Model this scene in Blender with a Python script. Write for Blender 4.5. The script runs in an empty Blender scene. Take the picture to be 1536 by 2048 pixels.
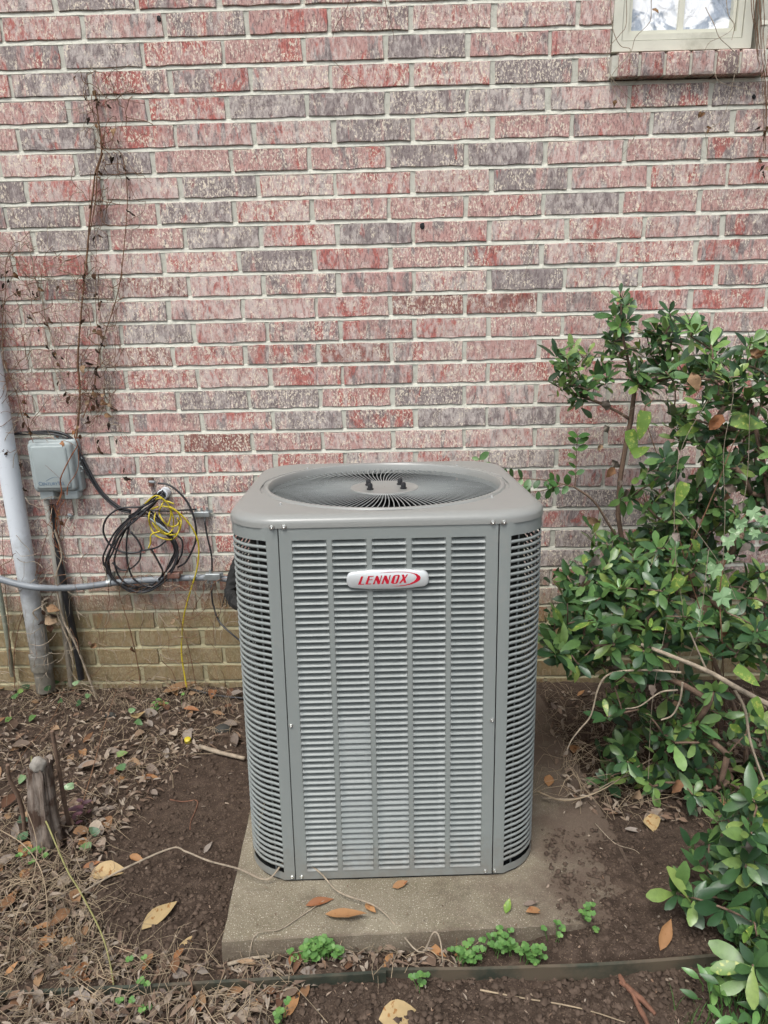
import bpy, bmesh, math, random
from mathutils import Vector, Matrix, noise
random.seed(7)
SC = bpy.context.scene
COL = SC.collection
rad = math.radians

# ------------------------------------------------------------------ camera
FPX = 1447.69
CAM = Vector((1.01127, -2.53319, 1.38569))
PITCH, YAW, ROLL = -0.29228, 0.018216, 0.022387
CAMR = (Matrix.Rotation(YAW, 3, 'Z') @ Matrix.Rotation(PITCH, 3, 'X') @ Matrix.Rotation(ROLL, 3, 'Y'))
cd = bpy.data.cameras.new('camera'); cam = bpy.data.objects.new('camera', cd); COL.objects.link(cam)
cd.sensor_fit = 'VERTICAL'; cd.sensor_height = 36.0; cd.lens = FPX / 2048 * 36.0
cd.clip_start = 0.02; cd.clip_end = 500
m = Matrix((CAMR.col[0], CAMR.col[2], -CAMR.col[1])).transposed().to_4x4(); m.translation = CAM
cam.matrix_world = m
SC.camera = cam
# ------------------------------------------------------------------ light
w = bpy.data.worlds.new('World'); SC.world = w; w.use_nodes = True
nt = w.node_tree; nt.nodes.clear()
sky = nt.nodes.new('ShaderNodeTexSky'); sky.sky_type = 'NISHITA'; sky.sun_disc = False
sky.sun_elevation = rad(63); sky.sun_rotation = rad(205); sky.dust_density = 3.0; sky.air_density = 1.0
hs = nt.nodes.new('ShaderNodeHueSaturation'); hs.inputs['Saturation'].default_value = 0.42
bg = nt.nodes.new('ShaderNodeBackground'); bg.inputs[1].default_value = 0.118
ow = nt.nodes.new('ShaderNodeOutputWorld')
nt.links.new(sky.outputs[0], hs.inputs['Color']); nt.links.new(hs.outputs[0], bg.inputs[0]); nt.links.new(bg.outputs[0], ow.inputs[0])
sl = bpy.data.lights.new('sun', 'SUN'); sl.energy = 1.5; sl.angle = rad(24); sl.color = (1.0, 0.985, 0.955)
so = bpy.data.objects.new('sun', sl); COL.objects.link(so)
SUN_EL, SUN_AZ = rad(63), rad(205)          # azimuth from +Y towards +X
sdir = Vector((math.sin(SUN_AZ) * math.cos(SUN_EL), math.cos(SUN_AZ) * math.cos(SUN_EL), math.sin(SUN_EL)))
so.rotation_euler = sdir.to_track_quat('Z', 'Y').to_euler(); so.location = (0, -3, 5)
vs = SC.view_settings
vs.view_transform = 'Standard'; vs.look = 'None'; vs.gamma = 1.0; vs.use_curve_mapping = False
vs.exposure = 0.93
SC.cycles.max_bounces = 5; SC.cycles.diffuse_bounces = 3; SC.cycles.glossy_bounces = 3; SC.cycles.adaptive_threshold = 0.03

# ------------------------------------------------------------------ helpers
def ray(px, py):
    return CAMR @ Vector(((px - 768) / FPX, 1.0, (1024 - py) / FPX))
def at_y(px, py, y):                      # point of the view line at depth y (wall face is y = 0)
    d = ray(px, py); return CAM + d * ((y - CAM.y) / d.y)
def at_plane(px, py, p, n):
    d = ray(px, py); return CAM + d * ((p - CAM).dot(n) / d.dot(n))
def at_z(px, py, z):
    return at_plane(px, py, Vector((0, 0, z)), Vector((0, 0, 1)))
def smooth(a, b, x):
    t = max(0.0, min(1.0, (x - a) / (b - a))); return t * t * (3 - 2 * t)
def lerp(a, b, t): return a + (b - a) * t

EDGE_Y = lambda x: -1.44 + 0.058 * (x - 0.2) if x < .97 else -1.395 + .02 * (x - .97)      # line of the garden edging
def ground_base(x, y):
    ye = EDGE_Y(x)
    back = -0.088 - 0.104 * max(y, -1.6)
    back += 0.046 * smooth(1.15, 1.5, x) * smooth(-0.75, -1.2, y)
    back += 0.02 * smooth(1.5, 2.2, x) * smooth(-0.2, -0.7, y)
    front = 0.043 + 0.018 * smooth(.9, 0.3, x) + .016 * smooth(1.1, 1.6, x) - 0.02 * (y - ye)
    t = smooth(ye + 0.012, ye - 0.008, y)
    return lerp(back, front, t)
def ground_z(x, y):
    z = ground_base(x, y)
    amp = 0.010
    z += amp * noise.noise(Vector((x * 5, y * 5, 1.3))) + 0.006 * noise.noise(Vector((x * 17, y * 17, 4.1)))
    cl = smooth(0.15, 0.5, x) if y < EDGE_Y(x) else 0.4 + 0.4 * smooth(1.3, 1.6, x)
    z += cl * 0.007 * noise.noise(Vector((x * 45, y * 45, 2.2))) + cl * 0.003 * noise.noise(Vector((x * 110, y * 110, 7.7)))
    return z
def at_ground(px, py, lift=0.0):
    p = at_z(px, py, 0.0)
    for _ in range(6):
        p = at_z(px, py, ground_base(p.x, p.y))
    p.z = ground_z(p.x, p.y) + lift
    return p
def to_px(p):
    l = CAMR.transposed() @ (Vector(p) - CAM)
    return 768 + FPX * l.x / l.y, 1024 - FPX * l.z / l.y
def in_poly(x, y, poly):
    c = False; j = len(poly) - 1
    for i in range(len(poly)):
        xi, yi = poly[i]; xj, yj = poly[j]
        if (yi > y) != (yj > y) and x < (xj - xi) * (y - yi) / (yj - yi) + xi: c = not c
        j = i
    return c

class MB:
    def __init__(s): s.v = []; s.f = []; s.mi = []
    def quad(s, *pts, mi=0):
        b = len(s.v); s.v += [tuple(p) for p in pts]; s.f.append(tuple(range(b, b + len(pts)))); s.mi.append(mi)
    def box(s, lo, hi, bev=0.0):
        x0, y0, z0 = lo; x1, y1, z1 = hi; b = len(s.v)
        s.v += [(x0, y0, z0), (x1, y0, z0), (x1, y1, z0), (x0, y1, z0), (x0, y0, z1), (x1, y0, z1), (x1, y1, z1), (x0, y1, z1)]
        for f in ((0, 3, 2, 1), (4, 5, 6, 7), (0, 1, 5, 4), (1, 2, 6, 5), (2, 3, 7, 6), (3, 0, 4, 7)):
            s.f.append(tuple(b + i for i in f)); s.mi.append(0)
    def tube(s, pts, r, n=6, r2=None, cap=True, mi=0, wob=0.0):
        pts = [Vector(p) for p in pts]; N = len(pts); b = len(s.v)
        rr = (lambda t: r + ((r2 if r2 is not None else r) - r) * t) if not callable(r) else r
        prev = None
        for i, p in enumerate(pts):
            t = (pts[min(i + 1, N - 1)] - pts[max(i - 1, 0)])
            t = t.normalized() if t.length > 1e-9 else Vector((0, 0, 1))
            if prev is None:
                a = Vector((0, 0, 1)) if abs(t.z) < 0.9 else Vector((1, 0, 0)); u = t.cross(a).normalized()
            else:
                u = prev - t * prev.dot(t); u = u.normalized() if u.length > 1e-6 else t.orthogonal().normalized()
            prev = u; vv = t.cross(u); q = rr(i / max(1, N - 1))
            for k in range(n):
                an = 2 * math.pi * k / n
                qq = q * (1 + wob * random.uniform(-1, 1)) if wob else q
                s.v.append(tuple(p + (u * math.cos(an) + vv * math.sin(an)) * qq))
        for i in range(N - 1):
            for k in range(n):
                k2 = (k + 1) % n
                s.f.append((b + i * n + k, b + i * n + k2, b + (i + 1) * n + k2, b + (i + 1) * n + k)); s.mi.append(mi)
        if cap:
            s.f.append(tuple(b + k for k in range(n))[::-1]); s.f.append(tuple(b + (N - 1) * n + k for k in range(n))); s.mi += [mi, mi]
    def lathe(s, prof, M=None, n=16, cap=True):      # prof: (r, h) about local z
        b = len(s.v); M = M or Matrix()
        for r_, h in prof:
            for k in range(n):
                an = 2 * math.pi * k / n; s.v.append(tuple(M @ Vector((r_ * math.cos(an), r_ * math.sin(an), h))))
        for i in range(len(prof) - 1):
            for k in range(n):
                k2 = (k + 1) % n
                s.f.append((b + i * n + k, b + i * n + k2, b + (i + 1) * n + k2, b + (i + 1) * n + k)); s.mi.append(0)
        if cap:
            s.f.append(tuple(b + k for k in range(n))[::-1]); s.f.append(tuple(b + (len(prof) - 1) * n + k for k in range(n))); s.mi += [0, 0]
    def mesh(s, name, mats, smooth_=False):
        me = bpy.data.meshes.new(name); me.from_pydata(s.v, [], s.f)
        for mt in (mats if isinstance(mats, (list, tuple)) else [mats]): me.materials.append(mt)
        if any(s.mi): me.polygons.foreach_set('material_index', s.mi)
        if smooth_: me.polygons.foreach_set('use_smooth', [True] * len(me.polygons))
        me.update(); return me
    def build(s, name, mats, parent=None, smooth_=False):
        return link(name, s.mesh(name, mats, smooth_), parent)
def link(name, me, parent=None):
    o = bpy.data.objects.new(name, me); COL.objects.link(o)
    if parent: o.parent = parent
    return o
def empty(name, loc=(0, 0, 0)):
    o = bpy.data.objects.new(name, None); COL.objects.link(o); o.location = loc; o.empty_display_size = 0.05; return o
def tag(o, label, cat, group=None):
    o['label'] = label; o['category'] = cat
    if group: o['group'] = group
    return o
def kind(o, k): o['kind'] = k; return o
def spline(pts, sub=6):
    pts = [Vector(p) for p in pts]
    if len(pts) < 3: return pts
    out = []; P = [pts[0] * 2 - pts[1]] + pts + [pts[-1] * 2 - pts[-2]]
    for i in range(1, len(P) - 2):
        a, b, c, d = P[i - 1:i + 3]
        for k in range(sub):
            t = k / sub
            out.append(0.5 * ((2 * b) + (c - a) * t + (2 * a - 5 * b + 4 * c - d) * t * t + (3 * b - a - 3 * c + d) * t ** 3))
    out.append(pts[-1]); return out
def auto_smooth(o, ang=35):
    me = o.data
    me.polygons.foreach_set('use_smooth', [True] * len(me.polygons))
    bm = bmesh.new(); bm.from_mesh(me); bmesh.ops.remove_doubles(bm, verts=bm.verts, dist=1e-6)
    bmesh.ops.recalc_face_normals(bm, faces=bm.faces)
    for e in bm.edges: e.smooth = not (len(e.link_faces) == 2 and e.calc_face_angle(0) > rad(ang))
    bm.to_mesh(me); bm.free(); return o

# ------------------------------------------------------------------ materials
def lin(h):
    c = [int(h[i:i + 2], 16) / 255 for i in (0, 2, 4)]
    return tuple(x / 12.92 if x <= .04045 else ((x + .055) / 1.055) ** 2.4 for x in c) + (1,)
class NM:
    def __init__(s, name):
        s.m = bpy.data.materials.new(name); s.m.use_nodes = True; s.t = s.m.node_tree; s.t.nodes.clear()
        s.o = s.n('ShaderNodeOutputMaterial'); s.b = s.n('ShaderNodeBsdfPrincipled'); s.l(s.b.outputs[0], s.o.inputs[0])
    def n(s, t, **kw):
        x = s.t.nodes.new(t)
        for k, v in kw.items(): setattr(x, k, v)
        return x
    def l(s, a, b): s.t.links.new(a, b)
    def set(s, inp, v):
        if hasattr(v, 'is_output') or isinstance(v, bpy.types.NodeSocket): s.l(v, inp)
        else: inp.default_value = v
    def coord(s, which='Object', scale=(1, 1, 1), off=None, rnd=False):
        tc = s.n('ShaderNodeTexCoord'); mp = s.n('ShaderNodeMapping'); mp.inputs['Scale'].default_value = scale
        src = s.n('ShaderNodeNewGeometry').outputs['Position'] if which == 'World' else tc.outputs[which]
        if rnd:
            oi = s.n('ShaderNodeObjectInfo'); ml = s.n('ShaderNodeMath', operation='MULTIPLY'); s.l(oi.outputs['Random'], ml.inputs[0]); ml.inputs[1].default_value = 37.0
            va = s.n('ShaderNodeVectorMath', operation='ADD'); s.l(src, va.inputs[0]); s.l(ml.outputs[0], va.inputs[1]); src = va.outputs[0]
        s.l(src, mp.inputs['Vector']); return mp.outputs[0]
    def noise(s, vec, scale, detail=4, rough=.6, dist=0.0):
        x = s.n('ShaderNodeTexNoise'); s.l(vec, x.inputs['Vector']); x.inputs['Scale'].default_value = scale
        x.inputs['Detail'].default_value = detail; x.inputs['Roughness'].default_value = rough; x.inputs['Distortion'].default_value = dist
        return x.outputs['Fac']
    def ramp(s, fac, a, b, ca=(0, 0, 0, 1), cb=(1, 1, 1, 1)):
        x = s.n('ShaderNodeValToRGB'); s.l(fac, x.inputs[0]); e = x.color_ramp.elements
        e[0].position = a; e[0].color = ca; e[1].position = b; e[1].color = cb; return x.outputs[0]
    def ramps(s, fac, stops):
        x = s.n('ShaderNodeValToRGB'); s.l(fac, x.inputs[0]); e = x.color_ramp.elements
        while len(e) < len(stops): e.new(0.5)
        for i, (p, c) in enumerate(stops): e[i].position = p; e[i].color = c
        return x.outputs[0]
    def mix(s, fac, a, b, mode='MIX'):
        x = s.n('ShaderNodeMix', data_type='RGBA', blend_type=mode); s.set(x.inputs[0], fac); s.set(x.inputs[6], a); s.set(x.inputs[7], b); return x.outputs[2]
    def math(s, op, a, b=0.0, clamp=False):
        x = s.n('ShaderNodeMath', operation=op, use_clamp=clamp); s.set(x.inputs[0], a); s.set(x.inputs[1], b); return x.outputs[0]
    def bump(s, h, strength=.5, dist=.002, nrm=None):
        x = s.n('ShaderNodeBump'); s.l(h, x.inputs['Height']); x.inputs['Strength'].default_value = strength; x.inputs['Distance'].default_value = dist
        if nrm: s.l(nrm, x.inputs['Normal'])
        s.l(x.outputs[0], s.b.inputs['Normal']); return x.outputs[0]
    def col(s, c): s.set(s.b.inputs['Base Color'], c); return s
    def p(s, **kw):
        for k, v in kw.items():
            k = {'rough': 'Roughness', 'metal': 'Metallic', 'spec': 'Specular IOR Level', 'trans': 'Transmission Weight', 'coat': 'Coat Weight'}.get(k, k)
            s.set(s.b.inputs[k], v)
        return s
def simple(name, hexc, rough=.6, var=.25, scale=30, metal=0, spec=.5, bump=0.0, dirt=None, rnd=True, which='Object'):
    M = NM(name); v = M.coord(which, rnd=rnd); c = lin(hexc)
    n1 = M.noise(v, scale, 5)
    dk = tuple(x * (1 - var) for x in c[:3]) + (1,); lt = tuple(min(1, x * (1 + var)) for x in c[:3]) + (1,)
    cc = M.ramp(n1, .3, .7, dk, lt)
    if dirt:
        n2 = M.noise(v, scale * .35, 6, .7); cc = M.mix(M.ramp(n2, dirt[1], dirt[1] + .15), cc, lin(dirt[0]))
    M.col(cc).p(rough=rough, metal=metal, spec=spec)
    if bump: M.bump(M.noise(v, scale * 4, 4), bump, .002)
    return M.m

def stain_mask(M):      # olive algae low on the wall, ragged upper edge
    g = M.n('ShaderNodeNewGeometry'); sp = M.n('ShaderNodeSeparateXYZ'); M.l(g.outputs['Position'], sp.inputs[0])
    v = M.coord('World')
    nn = M.noise(v, 4.0, 3, .6); n2 = M.noise(v, 30, 2, .6)
    h = M.math('ADD', sp.outputs['Z'], M.math('MULTIPLY', M.math('SUBTRACT', nn, .5), .34))
    h = M.math('ADD', h, M.math('MULTIPLY', M.math('SUBTRACT', n2, .5), .12))
    return M.ramp(h, .20, .42, (1, 1, 1, 1), (0, 0, 0, 1)), sp, v

def mat_brick():
    M = NM('fired_brick')
    oi = M.n('ShaderNodeObjectInfo'); sc = M.n('ShaderNodeSeparateColor'); M.l(oi.outputs['Color'], sc.inputs[0])
    v = M.coord('Object', (1, 1, .45), rnd=True); v1 = M.coord('Object', rnd=True)
    big = M.noise(M.coord('Object', (1, 1, .25), rnd=True), 26, 4, .6, .7)
    grey = M.math('ADD', sc.outputs[0], M.math('MULTIPLY', M.math('SUBTRACT', big, .5), 2.6), True)
    grey = M.ramp(grey, .40, .62)
    pinkv = M.mix(M.noise(v1, 20, 3), lin('bb8f87'), lin('b3968f'))
    greyv = M.mix(M.noise(v1, 26, 3), lin('7c7270'), lin('9d928e'))
    c = M.mix(grey, pinkv, greyv)
    # strong red patches
    rp = M.noise(M.coord('Object', (1, 1, .38), rnd=True), 19, 3, .6, .8)
    rp = M.math('ADD', rp, M.math('MULTIPLY', M.math('SUBTRACT', sc.outputs[1], .5), .36))
    redv = M.mix(M.noise(v1, 60, 3), lin('a5524a'), lin('b86a60'))
    c = M.mix(M.math('MULTIPLY', M.ramp(rp, .57, .63), .78), c, redv)
    # dark fired bricks
    dk = M.mix(M.noise(v1, 40, 4), lin('6a3f36'), lin('8f5a4e'))
    c = M.mix(M.math('MULTIPLY', sc.outputs[2], .8), c, dk)
    # vertical scratches, light lime bloom and cream slurry
    st = M.noise(M.coord('Object', (1, 1, .3), rnd=True), 170, 2, .6, .6)
    c = M.mix(M.math('MULTIPLY', M.ramp(st, .51, .60), .5), c, lin('59484a'))
    hz = M.noise(v, 58, 4, .72, .5)
    c = M.mix(M.math('MULTIPLY', M.ramp(M.math('ADD', hz, M.math('MULTIPLY', M.math('SUBTRACT', M.math('FRACT', M.math('MULTIPLY', oi.outputs['Random'], 7.3)), .5), .14)), .47, .63), .62), c, lin('d3c9c1'))
    cream = M.noise(M.coord('Object', (1, 1, .55), rnd=True), 190, 3, .66, .5)
    gate = M.math('ADD', M.noise(v1, 20, 2), M.math('MULTIPLY', M.math('SUBTRACT', oi.outputs['Random'], .5), .24))
    cm = M.math('MULTIPLY', M.ramp(cream, .535, .58), M.ramp(gate, .37, .54))
    c = M.mix(M.math('MULTIPLY', cm, .9), c, lin('e2d6c2'))
    pit = M.noise(v1, 260, 2, .5)
    c = M.mix(M.math('MULTIPLY', M.ramp(pit, .66, .70), .7), c, lin('3a2a28'))
    c = M.mix(M.math('MULTIPLY', M.ramp(M.noise(M.coord('World'), 2.2, 5, .65), .50, .68), .22), c, lin('78685f'))
    sm, sp, wv = stain_mask(M)
    ol = M.mix(M.noise(wv, 45, 5), lin('655735'), lin('93855a'))
    c = M.mix(M.math('MULTIPLY', sm, .82), c, ol)
    M.col(c).p(rough=.93, spec=.25)
    M.bump(M.math('ADD', cream, M.math('MULTIPLY', st, .8)), .7, .003)
    return M.m
def mat_mortar():
    M = NM('lime_mortar'); v = M.coord('World')
    c = M.mix(M.noise(v, 9, 4), lin('bab9ac'), lin('cccbbe'))
    c = M.mix(M.math('MULTIPLY', M.ramp(M.noise(v, 60, 4, .7), .50, .70), .45), c, lin('8a8a7e'))
    sm, sp, wv = stain_mask(M)
    c = M.mix(M.math('MULTIPLY', sm, .72), c, M.mix(M.noise(wv, 30, 4), lin('a59a6c'), lin('8a7f55')))
    M.col(c).p(rough=.95, spec=.2)
    M.bump(M.math('ADD', M.noise(v, 300, 3), M.noise(v, 70, 3)), .5, .002)
    return M.m
def mat_ground():
    M = NM('garden_soil'); v = M.coord('World')
    n1 = M.noise(v, 3.2, 5, .6); n2 = M.noise(v, 38, 6, .7); n3 = M.noise(v, 260, 3, .6)
    c = M.ramps(n2, [(.28, lin('2a221c')), (.5, lin('3f342c')), (.72, lin('5a4d43'))])
    c = M.mix(M.math('MULTIPLY', M.ramp(n1, .45, .65), .4), c, lin('53463c'))
    c = M.mix(M.math('MULTIPLY', M.ramp(n3, .60, .68), .55), c, lin('8d7a68'))
    M.col(c).p(rough=.97, spec=.15)
    M.bump(M.math('ADD', n2, M.math('MULTIPLY', n3, .5)), .9, .006)
    return M.m
def mat_concrete():
    M = NM('weathered_concrete'); v = M.coord('Object')
    n1 = M.noise(v, 5, 5, .6); n2 = M.noise(v, 60, 6, .7); n3 = M.noise(v, 320, 3, .6)
    c = M.ramps(n1, [(.3, lin('69634f' if 0 else '69614f')), (.5, lin('7b7362')), (.7, lin('8d8573'))])
    c = M.mix(M.math('MULTIPLY', M.ramp(n2, .5, .68), .5), c, lin('6e6252'))
    c = M.mix(M.math('MULTIPLY', M.ramp(n3, .58, .66), .7), c, lin('c7bfae'))
    c = M.mix(M.math('MULTIPLY', M.ramp(M.noise(v, 420, 2), .62, .68), .8), c, lin('4a4037'))
    c = M.mix(M.math('MULTIPLY', M.ramp(M.noise(v, 6.5, 5, .7, .6), .50, .64), .5), c, lin('544b3f'))
    c = M.mix(M.math('MULTIPLY', M.ramp(M.noise(v, 17, 5, .75), .58, .68), .35), c, lin('5d5a44'))
    # brown soil washed on to the slab, thicker towards its right end
    sp = M.n('ShaderNodeSeparateXYZ'); M.l(v, sp.inputs[0])
    d = M.math('ADD', M.math('MULTIPLY', M.math('SUBTRACT', sp.outputs['X'], .50), 2.0), M.math('MULTIPLY', M.math('SUBTRACT', M.noise(v, 7, 6, .65), .5), 2.2))
    fr = M.math('MULTIPLY', M.math('ADD', sp.outputs['Y'], -.015), -26.0)
    d2 = M.math('ADD', fr, M.math('MULTIPLY', M.noise(v, 12, 5), .9))
    d = M.math('MAXIMUM', d, M.math('SUBTRACT', d2, .55))
    c = M.mix(M.math('MULTIPLY', M.ramp(d, -.25, .7), .85), c, M.mix(n2, lin('44372e'), lin('63544a')))
    M.col(c).p(rough=.95, spec=.2)
    M.bump(M.math('ADD', n2, M.math('MULTIPLY', n3, .6)), .6, .004)
    return M.m
def mat_metal_paint(name, hexc, rough=.36, dirt=.2, rv=.16):
    M = NM(name); v = M.coord('Object')
    n = M.noise(v, 3, 4); c = M.mix(n, lin(hexc), tuple(x * 1.06 for x in lin(hexc)[:3]) + (1,))
    d = M.math('MULTIPLY', M.ramp(M.noise(v, 22, 6, .72), .55, .78), dirt)
    c = M.mix(d, c, lin('a39a8c'))
    wv_ = M.coord('World'); sz_ = M.n('ShaderNodeSeparateXYZ'); M.l(wv_, sz_.inputs[0]); hh_ = M.math('ADD', sz_.outputs['Z'], M.math('MULTIPLY', M.math('SUBTRACT', M.noise(wv_, 45, 5, .7), .5), .30))
    c = M.mix(M.math('MULTIPLY', M.ramp(hh_, .05, .20, (1, 1, 1, 1), (0, 0, 0, 1)), .4), c, lin('6a5a4b'))
    M.col(c).p(spec=.45); M.set(M.b.inputs['Roughness'], M.math('ADD', M.math('MULTIPLY', M.noise(v, 40, 4), rv), rough - rv / 2))
    M.bump(M.noise(v, 500, 2), .012, .0004)
    return M.m
def mat_leaf(name, stops, rough=.42, spot=None, vein=True, sub=.1, spec=.45):
    M = NM(name)
    oi = M.n('ShaderNodeObjectInfo'); at = M.n('ShaderNodeAttribute', attribute_name='tone')
    r = M.math('FRACT', M.math('ADD', M.math('ADD', oi.outputs['Random'], at.outputs['Fac']), 0.0))
    c = M.ramps(r, [(p, lin(h)) for p, h in stops])
    v = M.coord('Object', rnd=True)
    c = M.mix(M.math('MULTIPLY', M.ramp(M.noise(v, 90, 4), .35, .75), .35), c, tuple(x * .55 for x in lin(stops[0][1])[:3]) + (1,))
    if spot:
        c = M.mix(M.ramp(M.noise(v, spot[1], 4, .6), spot[2], spot[2] + .06), c, lin(spot[0]))
    M.col(c).p(rough=rough, spec=spec)
    M.bump(M.noise(v, 160, 3), .25, .001)
    ge = M.n('ShaderNodeNewGeometry')
    tr = M.n('ShaderNodeBsdfTranslucent'); M.set(tr.inputs[0], M.mix(.5, c, lin('8a9a30')))
    ms = M.n('ShaderNodeMixShader'); ms.inputs[0].default_value = sub
    M.l(M.b.outputs[0], ms.inputs[1]); M.l(tr.outputs[0], ms.inputs[2]); M.l(ms.outputs[0], M.o.inputs[0])
    return M.m

MT = {}
MT['brick'] = mat_brick(); MT['mortar'] = mat_mortar(); MT['soil'] = mat_ground(); MT['concrete'] = mat_concrete()
MT['paint'] = mat_metal_paint('grey_enamel', '7d827f', .42, .14); MT['paint_top'] = mat_metal_paint('grey_enamel_cap', '82837f', .30, .03, .04)  # cap copy is slightly warmer: reflected brick tint put into its colour
MT['wire'] = simple('grille_wire', '959a98', .3, .1, 20, 0.2)
MT['coil'] = simple('coil_fins', '262625', .6, .5, 60, .3)
MT['dark'] = simple('dark_inside', '0d0e0f', .8, .3, 10)
MT['screw'] = simple('zinc_screw', 'd2d3cf', .25, .15, 80, .85)
MT['rubber'] = simple('black_rubber', '1d1d1f', .5, .3, 30)
MT['badge'] = simple('silver_badge', 'cdd0cf', .3, .05, 10, .35)
MT['red'] = simple('badge_red', 'b3122c', .35, .1, 20)
MT['cream'] = simple('cream_vinyl', 'c9c8b8', .45, .06, 12, dirt=('a9a796', .6))
MT['cable'] = simple('black_cable', '232325', .42, .35, 40, dirt=('55524c', .62))
MT['yellow'] = simple('yellow_cable', 'b5a31f', .45, .15, 40, dirt=('857722', .58))
MT['conduit'] = simple('grey_conduit', '777c80', .5, .12, 14, dirt=('5d5c58', .6), which='Object')
MT['boxgrey'] = simple('box_plastic', '97a09f', .5, .07, 9, dirt=('7f8685', .58))
MT['boxink'] = simple('box_letter', '5d7183', .6, .1, 30)
MT['zinc'] = simple('zinc_casting', 'a2a8a8', .35, .15, 60, .6, dirt=('7d7c77', .6))
MT['rust'] = simple('rusty_casting', '6e4f43', .7, .3, 60, .2, dirt=('a9a49b', .6))
MT['edge'] = simple('edging_paint', '34392f', .6, .4, 14, .1, dirt=('5b5143', .45), which='Object')
def mat_pvc(name, hexc, h0, h1, grime):
    M = NM(name); v = M.coord('World'); sp = M.n('ShaderNodeSeparateXYZ'); M.l(v, sp.inputs[0])
    c = M.mix(M.noise(v, 6, 4), lin(hexc), tuple(x * .9 for x in lin(hexc)[:3]) + (1,))
    h = M.math('ADD', sp.outputs['Z'], M.math('MULTIPLY', M.math('SUBTRACT', M.noise(v, 26, 6, .7), .5), .5))
    c = M.mix(M.math('MULTIPLY', M.ramp(h, h0, h1, (1, 1, 1, 1), (0, 0, 0, 1)), .95), c, M.mix(M.noise(v, 90, 4), lin(grime), lin('7d7768')))
    c = M.mix(M.math('MULTIPLY', M.ramp(M.noise(v, 60, 5, .7), .6, .7), .3), c, lin('6d6a60'))
    M.col(c).p(rough=.5, spec=.4); return M.m
MT['pvc'] = mat_pvc('white_pvc', 'd2d8dc', .05, .60, '4a4337')
MT['pvc2'] = mat_pvc('old_white_pvc', 'b7b6ad', .1, .75, '57493c')
MT['greenpipe'] = mat_pvc('green_grey_pipe', '8d9585', -.1, .4, '4d4a38')
MT['bark'] = simple('grey_brown_bark', '6a5647', .9, .35, 60, bump=.6)
MT['palebark'] = simple('pale_dry_twig', '8f8270', .9, .35, 60, bump=.7)
MT['vinestem'] = simple('dry_vine_stem', '6b4e38', .85, .35, 50, bump=.4)
MT['reddish'] = simple('red_brown_tendril', '7d4a2c', .8, .3, 50)
MT['straw'] = simple('dry_straw', '8c7c65', .85, .45, 9, which='World', rnd=False)
MT['azalea'] = mat_leaf('azalea_leaf', [(0, '243d26'), (.3, '345232'), (.6, '4a6b3b'), (.86, '627f45'), (1, '86984f')], .36)
MT['azalea_lt'] = mat_leaf('young_azalea_leaf', [(0, '4f7844'), (.5, '64894b'), (1, '7d9b56')], .32)
MT['privet'] = mat_leaf('privet_leaf', [(0, '33532c'), (.6, '456a34'), (1, '5a7c3c')], .4)
MT['mottled'] = mat_leaf('mottled_leaf', [(0, '5c7a35'), (1, '6d8a3c')], .4, ('939c4c', 95, .55))
MT['ivy'] = mat_leaf('ivy_leaf', [(0, '6d8d62'), (.5, '84a076'), (1, '5c7f52')], .5, ('a6b795', 40, .58))
MT['clover'] = mat_leaf('clover_leaf', [(0, '4d7438'), (.5, '5b8444'), (1, '71964f')], .55, sub=.2)
MT['deadleaf'] = mat_leaf('dead_leaf', [(0, '5a4032'), (.3, '7a5a40'), (.6, '8f7255'), (.85, '99836a'), (1, '6a5648')], .75, ('5c4030', 60, .62), sub=.06, spec=.2)
MT['orangeleaf'] = mat_leaf('orange_dry_leaf', [(0, '8f6a48'), (.5, 'a37a52'), (1, '86583c')], .62, ('7c4a2c', 50, .6), sub=.06, spec=.25)
MT['tanleaf'] = mat_leaf('tan_dry_leaf', [(0, 'a8926a'), (1, 'b39b72')], .62, ('8a6238', 70, .58), sub=.06, spec=.25)
MT['greyleaf'] = mat_leaf('grey_dry_leaf', [(0, '7c7269'), (.5, '8f857b'), (1, '6e6055')], .8, ('574b42', 60, .6), sub=.04, spec=.15)
MT['blackleaf'] = mat_leaf('black_dry_leaf', [(0, '2d2420'), (.6, '42342c'), (1, '5a4234')], .8, sub=.03, spec=.15)
MT['purple'] = mat_leaf('purple_leaf', [(0, '4a2c36'), (1, '5d3a42')], .5)
MT['litter'] = mat_leaf('litter_leaf', [(0, '4a3c32'), (.2, '69574a'), (.4, '857565'), (.55, '9a8e80'), (.7, '7a6250'), (.85, '625750'), (1, 'a89b8a')], .85, sub=.04, spec=.15)
MT['crumb'] = simple('soil_crumb', '4f433a', .97, .45, 40, which='World', rnd=False, spec=.1)
M = NM('rotten_stump'); _v = M.coord('Object', (1, 1, .18)); _w = M.coord('Object')
_c = M.ramps(M.noise(_v, 70, 5, .65), [(.3, lin('433931')), (.5, lin('6a5f56')), (.68, lin('8a8076'))])
M.col(M.mix(M.ramp(M.noise(_w, 22, 4), .52, .62), _c, lin('4c3d34'))).p(rough=.95, spec=.15); M.bump(M.noise(_v, 90, 4), .9, .006); MT['stump'] = M.m
MT['stone'] = simple('pale_stone', '8b867d', .9, .25, 30, bump=.5, dirt=('6d675e', .55))
MT['rock'] = simple('dark_rock', '33332f', .85, .35, 30, bump=.5)
MT['tuber'] = simple('dried_root', '6f4c3a', .85, .4, 60, bump=.9)
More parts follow.
